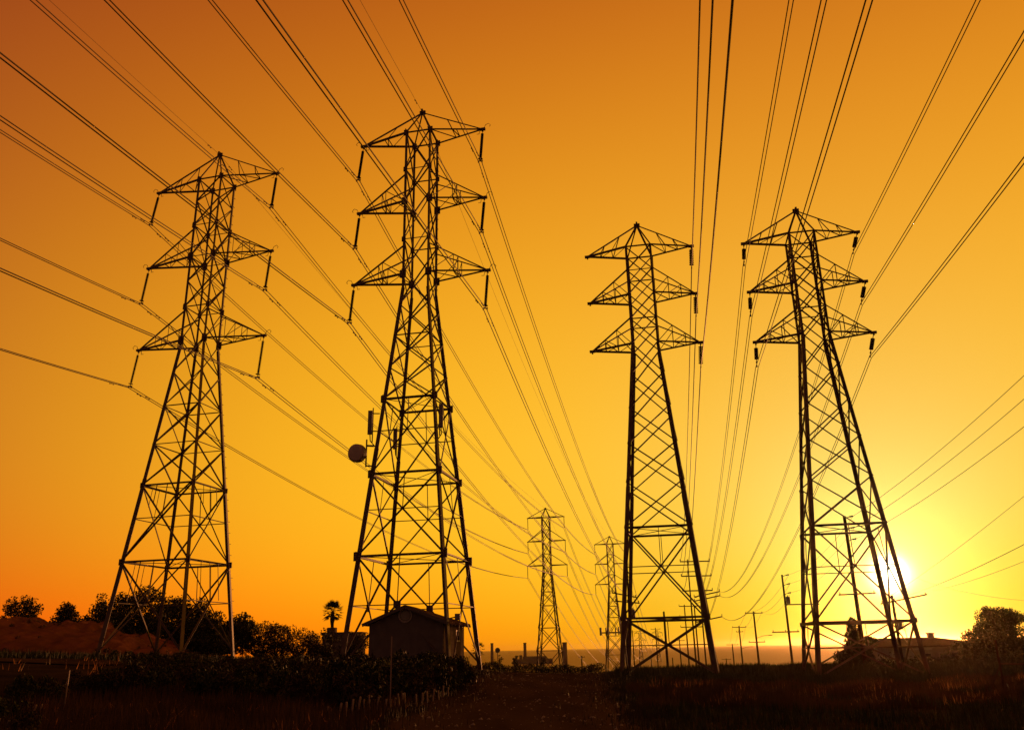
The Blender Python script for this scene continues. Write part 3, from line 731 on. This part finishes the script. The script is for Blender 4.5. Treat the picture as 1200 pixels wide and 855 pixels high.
def tree(x, y, H, w, label, group, leaf=LEAF, full=1.0, n=2600, trunk=.3, crown_lo=.3, size=.17, kind='round', lean=0, zb=None):
    zb = gh(x, y) - .1 if zb is None else zb; o = thing('tree', label, 'tree', (x, y, zb), 0, group); mb = MB(); r0 = H * .028 + .05
    tp = Vector((lean, 0, H * trunk)); mb.tube([(0, 0, 0), tp * .5 + Vector((.06, .03, 0)), tp], [r0, r0 * .8, r0 * .65], 8); cs = []; rs = []
    nl = 9 if full <= 1 else 13
    for i in range(nl):
        a = i / nl * 6.28 + rng.random() * .6; rr = w * .5 * (.45 + .4 * rng.random()); hh = H * (crown_lo + (.92 - crown_lo) * (.25 + .7 * rng.random()))
        if i == 0: rr *= .2; hh = H * .86
        e = Vector((lean + math.cos(a) * rr, math.sin(a) * rr, hh)); mid = tp.lerp(e, .5) + Vector((0, 0, -H * .04))
        mb.tube([tp * .96, mid, e], [r0 * .5, r0 * .28, r0 * .08], 5)
        cs.append(tuple(e)); rs.append(full * w * (.13 + .10 * rng.random()))
        for j in range(3):
            e2 = e + Vector(rng.normal(size=3) * w * .12); mb.tube([mid.lerp(e, .6), e2], [r0 * .15, r0 * .05], 4); cs.append(tuple(e2)); rs.append(full * w * (.08 + .08 * rng.random()))
    ncl = int(26 * full)
    for i in range(ncl):
        v_ = rng.normal(size=3); v_ /= np.linalg.norm(v_); v_[2] = abs(v_[2]) * 1.0 - .25; k_ = .55 + .4 * rng.random()
        cs.append((lean + v_[0] * w * .46 * k_, v_[1] * w * .46 * k_, H * crown_lo + (H * (.93 - crown_lo)) * max(0, min(1, .3 + v_[2] * .72 * k_)))); rs.append(w * (.06 + .07 * rng.random()))
    mb.build('trunk', BARK, o)
    link('crown', leaf_mesh(cs, rs, n, size, leaf), o)
    return o


def tpx(px, ytop, D, wpx, **k):
    p = pix(px, ytop, D); zb = gh(p.x, D) - .1 if 'zb' not in k else k.pop('zb'); H = p.z - zb; w = wpx / F * D * 1.02
    return tree(p.x, D, H, w, **k, zb=zb)


TG = 'trees behind the earth bank on the left'
tl = [(30, 699, 118, 34, 'rounded tree at the far left edge rising over the earth bank'), (79, 704, 116, 25, 'low ragged tree between the far left tree and the big dark clump'),
      (116, 703, 112, 34, 'bushy tree at the left end of the dark clump behind the left pylon'), (140, 694, 118, 44, 'feathery tree second in the dark clump behind the left pylon'), (166, 688, 110, 50, 'highest tree of the dark clump behind the left pylon'),
      (196, 697, 114, 52, 'broad tree seen between the legs of the left pylon'), (222, 706, 104, 40, 'tree right of the thick front leg of the left pylon'), (248, 716, 100, 48, 'dense low tree at the right leg of the left pylon'), (275, 722, 104, 40, 'low tree just right of the left pylon')]
for px, yt, D, w, lab in tl: tpx(px, yt, D, w, label=lab, group=TG, n=9000 if w > 34 else 5000, trunk=.2, crown_lo=.05, size=.17, full=1.45)
SG = 'bushes along the skyline between the left pylon and the hut'
for px, yt, w, lab in ((302, 724, 36, 'ragged bush on the skyline right of the left pylon'), (326, 722, 30, 'small spiky bush on the skyline, second from the left pylon'), (352, 730, 44, 'wide low bush on the skyline left of the palm'), (378, 733, 30, 'low bush just left of the palm'), (415, 735, 30, 'low bush between the palm and the hut')):
    tpx(px, yt + 6, 108, w, label=lab, group=SG, n=4200, trunk=.2, crown_lo=.02, size=.13, full=1.3, leaf=LEAF2)

# fan palm


def palm(px, ytop, D, label, cr=1.7, n=26, group=None, zb=None):
    p = pix(px, ytop, D); zb = gh(p.x, D) if zb is None else zb; H = p.z - zb - cr * .82; o = thing('palm_tree', label, 'palm tree', (p.x, D, zb), 0, group)
    MB().tube([(0, 0, 0), (.05, 0, H * .5), (0, 0, H)], [.26 * cr / 1.7, .2 * cr / 1.7, .22 * cr / 1.7], 8).lathe([(.2, H - cr * 1.0), (.3, H - cr * .6), (.24, H - .1), (.1, H)], 8).build('trunk', BARK, o)
    for i in range(n):
        az_ = i * 2.4; el = 1.3 - 2.15 * (i / n); mb = MB(); d_ = Vector((math.cos(az_) * math.cos(el), math.sin(az_) * math.cos(el), math.sin(el))); st = Vector((0, 0, H)); c = st + d_ * cr * .5
        mb.tube([st, c], .02, 4); sd = d_.cross(Vector((0, 0, 1))).normalized(); nv = sd.cross(d_)
        for j in range(13):
            aa = (j - 6) / 6 * 1.15; e = c + (d_ * math.cos(aa) + sd * math.sin(aa)) * cr * (.55 - .1 * abs(aa)) - Vector((0, 0, .12 * cr * abs(aa))); q_ = (d_ * -math.sin(aa) + sd * math.cos(aa)) * .035 * cr
            mb.add([c, c.lerp(e, .55) + q_, e, c.lerp(e, .55) - q_], [(0, 1, 2, 3)])
        mb.build('frond', LEAF, o)
    return o


palm(390.5, 703.5, 112, 'fan palm standing alone on the skyline left of the hut', 1.65, 34)
palm(560, 751, 88, 'small low palm just right of the hut behind the pylon foot', .9, 14)

# hedge along the crest in the middle, with small trees
mb_c = [(x, 93 + .6 * math.sin(x), gh(x, 93) + .45 + .18 * math.sin(x * 1.7)) for x in np.linspace(-6.5, 8.6, 46)]
hd = thing('low_hedge', 'low dark hedge crossing the crest between the hut and the sea view', 'hedge', (0, 0, 0))
link('foliage', leaf_mesh(mb_c, [.62] * 46, 9000, .09, LEAF), hd); MB().tube([(-6.5, 93, gh(-6.5, 93) + .1), (8, 93, gh(8, 93) + .1)], .05, 4).build('stems', BARK, hd)
for px, yt, w, lab in ((584, 768, 12, 'small round shrub on the hedge below the first stack'), (604, 766, 9, 'small conical shrub on the hedge left of the second stack'), (636, 771, 12, 'little shrub on the hedge in front of the distant pylon')):
    tpx(px, yt, 96, w, label=lab, group='small shrubs poking above the crest hedge', n=300, trunk=.2, crown_lo=.1, size=.09)
o = thing('round_sign', 'small round sign on a post among the shrubs between the two left stacks', 'sign', pix(583.5, 790, 95)); MB().tube([(0, 0, 0), (0, 0, 2.3)], .035, 6).build('post', STEEL, o)
MB().lathe([(.27, -.02), (.27, .02)], 20, Matrix.Translation((0, -.05, 2.45)) @ Matrix.Rotation(R(90), 4, 'X')).build('sign_disc', PANEL, o)

# right side: conifer, bushes, trees
RG = 'trees and bushes around the house on the right'
p = pix(998, 724, 84); zb = gh(p.x, 84); Hc = p.z - zb; o = thing('conifer', 'narrow tiered conifer beside the house, left of the sunlit pylon leg', 'tree', (p.x, 84, zb), 0, RG)
MB().tube([(0, 0, 0), (0, 0, Hc * .97)], [.14, .03], 7).build('trunk', BARK, o); cs = []; rs = []
for i in range(60):
    h_ = i / 59; rad_ = (.15 + 1.25 * (1 - h_) ** .7) * (1.0 if (i // 4) % 2 else .72); a = i * 2.4; cs.append((math.cos(a) * rad_ * .7, math.sin(a) * rad_ * .7, Hc * (.1 + .9 * h_))); rs.append(.2 + .4 * (1 - h_))
link('crown', leaf_mesh(cs, rs, 11000, .1, LEAF, flat=.6), o)
tpx(1011, 746, 83, 24, label='dense bush leaning on the conifer by the house', group=RG, n=6000, trunk=.15, crown_lo=.02, size=.11, full=1.5)
tpx(992, 760, 84, 24, label='low bush at the left foot of the conifer', group=RG, n=3000, trunk=.15, crown_lo=.02, size=.11, full=1.4)
tpx(1166, 712, 98, 46, label='broad round tree with gaps of light, right of the house', group=RG, n=12000, trunk=.25, crown_lo=.46, size=.11, full=1.15)
for px, yt, D, w, lab in ((1143, 754, 92, 30, 'dark bush at the right end of the house'), (1155, 748, 90, 50, 'dark bush under the round tree'), (1188, 744, 90, 50, 'dark bush at the right edge below the round tree'), (1225, 742, 90, 50, 'dark bush beyond the right edge of the view')):
    tpx(px, yt, D, w, label=lab, group=RG, n=6000, trunk=.15, crown_lo=.0, size=.15, full=1.5)
for px, yt, D, w, lab in ((1040, 784, 78, 50, 'low hedge-like bush in front of the house, left'), (1078, 786, 78, 50, 'low hedge-like bush in front of the house, centre'), (1115, 783, 78, 50, 'low hedge-like bush in front of the house, right'), (1150, 776, 76, 50, 'low bush in front of the dark bushes on the right'), (1190, 768, 74, 56, 'low bush at the right edge above the grass')):
    tpx(px, yt, D, w, label=lab, group='low bushes in front of the house', n=3600, trunk=.15, crown_lo=.0, size=.12, full=1.4)

for (pa, pb, yt, D, lab) in ((1128, 1240, 752, 89, 'tall dense dark hedge stretching from the house to the right edge'), (1018, 1240, 786, 76, 'low dark hedge running in front of the house to the right edge')):
    a = pix(pa, yt, D); b_ = pix(pb, yt, D); zg_ = gh(a.x, D); hh_ = a.z - zg_; nC = 90; cs = []; rs = []
    for i in range(nC * 3):
        u = rng.random(); k_ = (i % 3 + .5) / 3; top = hh_ * (1 + .06 * math.sin(u * 33) + .05 * math.sin(u * 71)); r_ = .3 + .25 * rng.random(); cs.append(((b_.x - a.x) * u, .5 * rng.normal(), max(r_ * .6, top * k_ * 1.15 - r_ * .6))); rs.append(r_)
    o = thing('hedge', lab, 'hedge', (a.x, D, zg_)); link('foliage', leaf_mesh(cs, rs, 26000 if hh_ > 2 else 12000, .12, LEAF), o)
    mb = MB()
    for i in range(14): xx = (b_.x - a.x) * (i + .5) / 14; mb.tube([(xx, 0, -.1), (xx + .15, 0, hh_ * .7)], [.05, .02], 5)
    mb.build('stems', BARK, o)

# house on the right
hyy = 96; a = pix(1024, 757, hyy); b_ = pix(1124, 757, hyy); W_ = b_.x - a.x; zb = gh(a.x, hyy) - .5; o = thing('house', 'pale low house with hipped roof and chimney, right behind the pylon before the sun', 'house', (a.x, hyy, zb)); eh2 = a.z - zb
ap2 = pix(1060, 746.5, hyy).z - zb
MB().box((W_ / 2, 3.5, eh2 / 2), (W_ - .5, 7, eh2)).build('wall', WALLP, o)
Rv = [(-.3, -.4, eh2), (W_ + 3.3, -.4, eh2), (W_ + 3.3, 7.4, eh2), (-.3, 7.4, eh2), (2.2, 3.5, ap2), (W_ - 1.0, 3.5, ap2)]
rf = MB().add(Rv + [(x, y, z - .16) for x, y, z in Rv[:4]], [(0, 1, 5, 4), (1, 2, 5), (2, 3, 4, 5), (3, 0, 4), (0, 6, 7, 1), (1, 7, 8, 2), (2, 8, 9, 3), (3, 9, 6, 0), (6, 9, 8, 7)]).build('roof', ROOF, o)
MB().box((W_ - 1.4, 3.2, ap2 - .1), (.55, .55, 1.0)).box((W_ - 1.4, 3.2, ap2 + .42), (.72, .72, .12)).build('chimney', WALLP, rf)
MB().box((W_ + 1.4, 3.6, (eh2 - .2) / 2), (3, 6, eh2 - .2)).build('side_wing', WALLP, o)
MB().box((3.2 + 1.4, -.45, eh2 - .35), (2.8, .1, .12)).build('gutter', TRIM, o)
for xx in (5.6, 7.3, 8.6):
    f_ = MB().box((xx, -.02, eh2 - 1.3), (.9, .08, 1.1)).build('window', TRIM, o); MB().box((xx, -.075, eh2 - 1.3), (.74, .03, .94)).build('pane', GLASS, f_)

# low flat building behind the palm, power station far off
a = pix(378, 742, 125); b_ = pix(423, 742, 125); zb = gh(a.x, 125); o = thing('low_building', 'low flat-roofed building on the skyline beside the palm', 'building', (a.x, 125, zb))
MB().box(((b_.x - a.x) / 2, 2, (a.z - zb) / 2), (b_.x - a.x, 4, a.z - zb)).build('wall', WALL, o); MB().box(((b_.x - a.x) / 2, 2, a.z - zb + .08), (b_.x - a.x + .4, 4.4, .16)).build('parapet', WALL, o)
MB().box((.9, 2, a.z - zb + .5), (1.2, 1.2, .7)).build('roof_box', WALL, o)
KG = 'tall chimney stacks on the coast'
for px, yt, D, wpx, lab in ((576.5, 753, 900, 3.0, 'left one of the thin chimney stacks on the coast'), (615, 752.5, 900, 3.2, 'middle thin chimney stack rising from the power station roof'), (661.5, 752, 700, 5.0, 'wide nearer chimney stack just right of the distant pylon')):
    p = pix(px, yt, D); r_ = wpx / F * D / 2; o = thing('chimney_stack', lab, 'chimney', (p.x, D, SEA_Z - 1), 0, KG); Hs = p.z - SEA_Z + 1
    MB().tube([(0, 0, 0), (0, 0, Hs - .8)], [r_ * 1.15, r_], 20).build('shaft', STACK, o, smooth=True); MB().lathe([(r_ * 1.1, Hs - 1), (r_ * 1.12, Hs), (r_ * .8, Hs), (r_ * .8, Hs - .9)], 20).build('rim', STACK, o)
a = pix(601, 772, 895); o = thing('power_station', 'low power station building with stepped roof at the foot of the middle stack', 'building', (a.x, 905, SEA_Z - 1)); hb = a.z - SEA_Z + 1
MB().box((20, 0, hb / 2), (40, 20, hb)).build('hall', STACK, o); MB().box((22, 0, hb + 1.2), (24, 14, 2.4)).build('upper_hall', STACK, o); MB().box((8, 0, hb + 1.8), (3, 3, 3.6)).build('roof_tower', STACK, o)

# ---------------------------------------------------------------- foreground planting, stakes, grass
PG = 'dark shrubs in the staked planting at the lower left'
protos = []
for k in range(5):
    cs = []; rs = []
    for i in range(12): a = rng.random() * 6.28; r_ = rng.random() ** .5 * .75; cs.append((math.cos(a) * r_, math.sin(a) * r_, .25 + .95 * rng.random() * (1 - r_ * .5))); rs.append(.2 + .2 * rng.random())
    fm = leaf_mesh(cs, rs, 900, .085, LEAF if k % 2 else LEAF2, up=.5); sm = MB()
    for i in range(5): a = i * 1.3; sm.tube([(0, 0, -.1), (math.cos(a) * .25, math.sin(a) * .25, .9 + .3 * rng.random())], [.03, .01], 4)
    protos.append((fm, sm.mesh('stems', BARK)))
spots = []
row_names = ['in the front row, directly behind the stakes', 'in the second row behind the stakes', 'in the third row behind the stakes', 'in the fourth row behind the stakes', 'in the middle of the planting, below the left pylon', 'in the rear part of the planting', 'in the last row of the planting, against the left pylon feet']
# rows seen as a dark band; the row edge follows the stakes
edge = [pix(x_, y_, 1) for x_, y_ in ((380, 845), (600, 808))]


def on_ground(px, py):
    d_ = pix(px, py, 1.0) - Vector((0, 0, EYE)); y = 20.
    for _ in range(60):
        zt = gh(d_.x * y, y); y += (zt - (EYE + d_.z * y)) / d_.z * .5 if d_.z < 0 else 0; y = min(max(y, 5), 120)
    return d_.x * y, y


for (px0, py0, px1, py1, cnt, j) in ((400, 833, 548, 805, 26, .5), (330, 828, 530, 800, 26, .7), (240, 822, 520, 795, 30, .9), (130, 815, 500, 788, 34, 1.), (0, 803, 480, 783, 40, 1.), (-20, 790, 450, 779, 40, 1.3), (150, 780, 420, 775, 26, 1.5)):
    row_i = len(row_names) and row_names.pop(0)
    for i in range(cnt):
        u = (i + .5 * rng.random()) / cnt; x, y = on_ground(px0 + (px1 - px0) * u, py0 + (py1 - py0) * u); y0_ = y + rng.normal() * j; x0_ = x * y0_ / y + rng.normal() * j * .3
        spots.append((x0_, y0_, (.8 + .35 * rng.random()) * (.5 if py0 < 792 else .65 if py0 < 804 else .8 if py0 < 816 else .9), row_i))
for i, (x, y, s, rn) in enumerate(spots):
    q_ = pix(0, 785, 1)
    if x / y < -.42 and 38 < y < 53: continue      # keep the pale track clear
    o = thing('shrub', 'dark leafy shrub ' + rn, 'shrub', (x, y, gh(x, y)), rng.random() * 6.28, PG); o.scale = (s, s, s * (1.0 + .25 * rng.random()))
    fm, sm = protos[i % 5]; link('foliage', fm, o); link('stems', sm, o)
# taller leafy bush at the road corner below the hut
for px, py, s, lab in ((505, 800, 1.15, 'big leafy bush at the road corner in front of the hut'), (525, 797, .9, 'smaller leafy bush right of the big one at the road corner'), (470, 801, .95, 'leafy bush left of the big one at the road corner')):
    x, y = on_ground(px, py); o = thing('bush', lab, 'shrub', (x, y, gh(x, y)), 1, 'leafy bushes at the road corner'); o.scale = (s, s, s); link('foliage', protos[1][0], o); link('foliage', protos[3][0], o, rot=Quaternion((0, 0, 1), 1.5)); link('stems', protos[1][1], o)
tube_me = MB().lathe([(.026, -.1), (.03, 0), (.03, .58), (.022, .6)], 8).mesh('plant_tube', TUBE)
SGp = 'pale stakes along the edge of the planting by the road'


def stakes(pl, h, label, grp, lean=0):
    for px, py in pl:
        x, y = on_ground(px, py); q_ = Quaternion((0, 1, 0), lean + rng.normal() * .09); o = link('plant_stake', tube_me, None, loc=(x, y, gh(x, y)), rot=q_, scale=(1, 1, h / .6 * (.72 + .45 * rng.random()))); tag(o, label, 'stake', grp)


stakes([(385, 845), (397, 842), (405, 841), (412, 839), (419, 837), (427, 835), (433, 834), (441, 834), (452, 835), (457, 833), (462, 832), (468, 831), (471, 830), (475, 829), (488, 827), (495, 826), (501, 824), (507, 822), (514, 820), (519, 818), (525, 816)], .47, 'short pale stake in the row along the left edge of the dirt road', SGp)
stakes([(4, 793), (16, 792), (42, 791), (51, 790), (60, 789), (66, 788), (75, 787), (79, 787)], .5, 'short pale leaning stake above the track at the far left', 'pale leaning stakes beside the track at the far left', .22)
# a few taller markers
for px, py, h, lab in ((457, 833, 2.3, 'tall thin marker pole standing among the stakes by the road'), (75, 831, 1.2, 'tall thin marker pole in the dry grass at the lower left')):
    x, y = on_ground(px, py); o = MB().tube([(0, 0, -.1), (0, 0, h)], .022, 5).build('marker_pole', TUBE); o.location = (x, y, gh(x, y)); tag(o, lab, 'pole')


def grass(name, region, n, h, m, label=None, wid=.012, lean=.35):
    """dry grass blades scattered on the ground"""
    P = []
    x0, x1, y0, y1, fn = region
    while len(P) < n:
        x = x0 + (x1 - x0) * rng.random(4000); y = y0 + (y1 - y0) * rng.random(4000); m_ = fn(x, y)
        P += list(zip(x[m_], y[m_]))
    P = np.array(P[:n]); z = ground_h(P[:, 0], P[:, 1]); hh = h * (.4 + .9 * rng.random(n)) * (.65 + .5 * np.sin(P[:, 0] * .8 + 1.3 * np.sin(P[:, 1] * .5)) ** 2)
    a = rng.random(n) * 6.28; l = lean * hh * rng.random(n); ww = wid * (.6 + .8 * rng.random(n)) * (1 + P[:, 1] / 60); a2 = rng.random(n) * 6.28
    bx, by = np.cos(a2) * ww, np.sin(a2) * ww
    V = np.stack([np.stack([P[:, 0] - bx, P[:, 1] - by, z - .03], 1), np.stack([P[:, 0] + bx, P[:, 1] + by, z - .03], 1), np.stack([P[:, 0] + np.cos(a) * l, P[:, 1] + np.sin(a) * l, z + hh], 1)], 1).reshape(-1, 3)
    me = bpy.data.meshes.new(name); me.vertices.add(3 * n); me.vertices.foreach_set('co', V.ravel()); me.loops.add(3 * n); me.polygons.add(n)
    me.loops.foreach_set('vertex_index', np.arange(3 * n, dtype=np.int32)); me.polygons.foreach_set('loop_start', np.arange(0, 3 * n, 3, dtype=np.int32)); me.materials.append(m); me.update(calc_edges=True)
    return link(name, me, kind='stuff')


offroad = lambda x, y: (x > np.interp(y, [5, 24, 40, 60, 75, 90], [5, 3.4, 4.8, 6.4, 8.2, 9.7])) | (x < np.interp(y, [5, 24, 40, 60, 75, 90], [-1.5, -4.1, -3.3, -2.9, -3.4, -4.6]))
cone = lambda x, y: (np.abs(x) < y * .68 + 2)
grass('dry_grass', (-24, 0, 18, 34, lambda x, y: offroad(x, y) & cone(x, y)), 26000, .5, STRAW)
patch = lambda x, y: (np.sin(x * .9 + 2 * np.sin(y * .4)) + np.sin(x * .37 + y * .8) > -.9 + 1.1 * np.abs(y - 37) / 7)
grass('dry_grass', (3, 50, 28, 47, lambda x, y: offroad(x, y) & cone(x, y) & patch(x, y)), 42000, .42, STRAW)
grass('dark_grass', (3, 50, 17, 60, lambda x, y: offroad(x, y) & cone(x, y) & ~patch(x, y)), 46000, .3, LEAF)
grass('crest_grass', (6, 62, 56, 92, lambda x, y: offroad(x, y) & cone(x, y)), 50000, .5, LEAF, wid=.016)
grass('meadow_grass', (-60, -5, 52, 92, lambda x, y: offroad(x, y) & cone(x, y)), 40000, .5, LEAF, wid=.016)

creep = lambda x, y: cone(x, y) & (rng.random(x.shape) < np.exp(-np.minimum(np.abs(x - np.interp(y, [5, 24, 40, 60, 75, 90], [5, 3.4, 4.8, 6.4, 8.2, 9.7])), np.abs(x - np.interp(y, [5, 24, 40, 60, 75, 90], [-1.5, -4.1, -3.3, -2.9, -3.4, -4.6]))) / .55))
grass('verge_grass', (-8, 12, 18, 90, creep), 22000, .22, LEAF2)

GLINT = bpy.data.materials.new('backlit_dry_blades'); GLINT.use_nodes = True  # sparse pale blades added for sun glints, orange put into their colour
t = GLINT.node_tree; b = t.nodes['Principled BSDF']; b.inputs['Base Color'].default_value = (.42, .22, .10, 1); b.inputs['Roughness'].default_value = .5
tr = t.nodes.new('ShaderNodeBsdfTranslucent'); tr.inputs[0].default_value = (.62, .26, .10, 1); mx = t.nodes.new('ShaderNodeMixShader'); mx.inputs[0].default_value = .55
t.links.new(b.outputs[0], mx.inputs[1]); t.links.new(tr.outputs[0], mx.inputs[2]); t.links.new(mx.outputs[0], t.nodes['Material Output'].inputs[0])
clump = lambda x, y: (np.sin(x * 2.1 + 3 * np.sin(y * .9)) + np.sin(x * .77 - y * 1.3) > 1.0)
grass('glint_blades', (-22, -1, 18, 34, lambda x, y: offroad(x, y) & cone(x, y) & clump(x, y)), 620, .34, GLINT, wid=.02, lean=1.6)
grass('glint_blades', (-26, -2, 40, 66, lambda x, y: offroad(x, y) & cone(x, y) & clump(x, y)), 420, .42, GLINT, wid=.012, lean=.7)
grass('glint_blades', (6, 36, 30, 46, lambda x, y: cone(x, y) & clump(x, y)), 1500, .4, GLINT, wid=.01, lean=.5)

# scrub on the earth bank, loose stones on the road
me = bpy.data.objects['earth_bank'].data; bv = [v.co for v in me.vertices]; cs = []; 
for i in range(170):
    c = bv[int(rng.random() * len(bv))]
    if c.y < 104: cs.append((c.x, c.y, c.z + .08))
link('bank_scrub', leaf_mesh(cs, [.12 + .28 * rng.random() for _ in cs], 9000, .08, LEAF2), kind='stuff')
mb = MB()
for i in range(900):
    y = 18 + 66 * rng.random() ** 1.4; l, r_ = np.interp(y, [5, 24, 40, 60, 75, 90], [-1.5, -3.8, -3.0, -2.6, -3.2, -4.5]), np.interp(y, [5, 24, 40, 60, 75, 90], [5, 3.2, 4.6, 6.2, 8.0, 9.5]); x = l + (r_ - l) * rng.random(); q_ = .02 + .055 * rng.random() ** 3
    z = gh(x, y) + .03; v = rng.normal(size=(5, 2)) * .25
    mb.add([(x + q_ * math.cos(k * 1.257) * (1 + v[k][0]), y + q_ * math.sin(k * 1.257) * (1 + v[k][1]), z) for k in range(5)] + [(x + .2 * q_, y, z + q_ * .8)], [(k, (k + 1) % 5, 5) for k in range(5)])
mb.build('loose_stones', CONC, kind='stuff')

# berm edge right of the road: a darker bank with grass, and timber rail with a pale cloth at the right
zf = gh(21, 34); p = pix(1171, 777, 36)
o = thing('rail_gate', 'thin rail gate with an upright post near the right edge of the grass', 'gate', (p.x, 36, gh(p.x, 36)))
hp_ = p.z - gh(p.x, 36); MB().tube([(0, 0, -.2), (.02, 0, hp_ + .9)], .04, 6).build('gate_post', WOOD, o); MB().tube([(0, 0, hp_), (3.6, .3, hp_ - .12)], .035, 6).build('gate_rail', STRAW, o); MB().tube([(0, 0, hp_ - .9), (3.6, .3, hp_ - 1.0)], .03, 6).build('gate_rail', STRAW, o)
MB().tube([(0, 0, hp_ - .1), (-.7, 0, -.1)], .03, 5).build('gate_brace', WOOD, o)
pf = pix(1180, 800, 35.6); o = thing('cloth_pennant', 'pale triangular cloth hanging below the rail gate at the right', 'cloth', pf)
MB().add([(0, 0, 0), (.32, .02, -.9), (.1, .04, -1.0), (-.12, .0, -.72), (0, .02, 0), (.32, .05, -.9), (.1, .07, -1.0), (-.12, .03, -.72)], [(0, 3, 2, 1), (4, 5, 6, 7), (0, 1, 5, 4), (1, 2, 6, 5), (2, 3, 7, 6), (3, 0, 4, 7)]).build('cloth', CLOTH, o)

# ---------------------------------------------------------------- haze
HAZE = 0.000048
if HAZE:
    hm = bpy.data.materials.new('haze_air'); hm.use_nodes = True; t = hm.node_tree; t.nodes.clear()
    pv = t.nodes.new('ShaderNodeVolumePrincipled'); pv.inputs['Color'].default_value = (1.0, 0.8, 0.5, 1); pv.inputs['Density'].default_value = HAZE; pv.inputs['Anisotropy'].default_value = .95
    ou = t.nodes.new('ShaderNodeOutputMaterial'); t.links.new(pv.outputs[0], ou.inputs['Volume'])
    MB().box((2000, 6300, 17), (28400, 16000, 67)).build('haze', hm, kind='stuff')
scene.cycles.volume_bounces = 0
scene.cycles.use_denoising = True
scene.cycles.max_bounces = 6
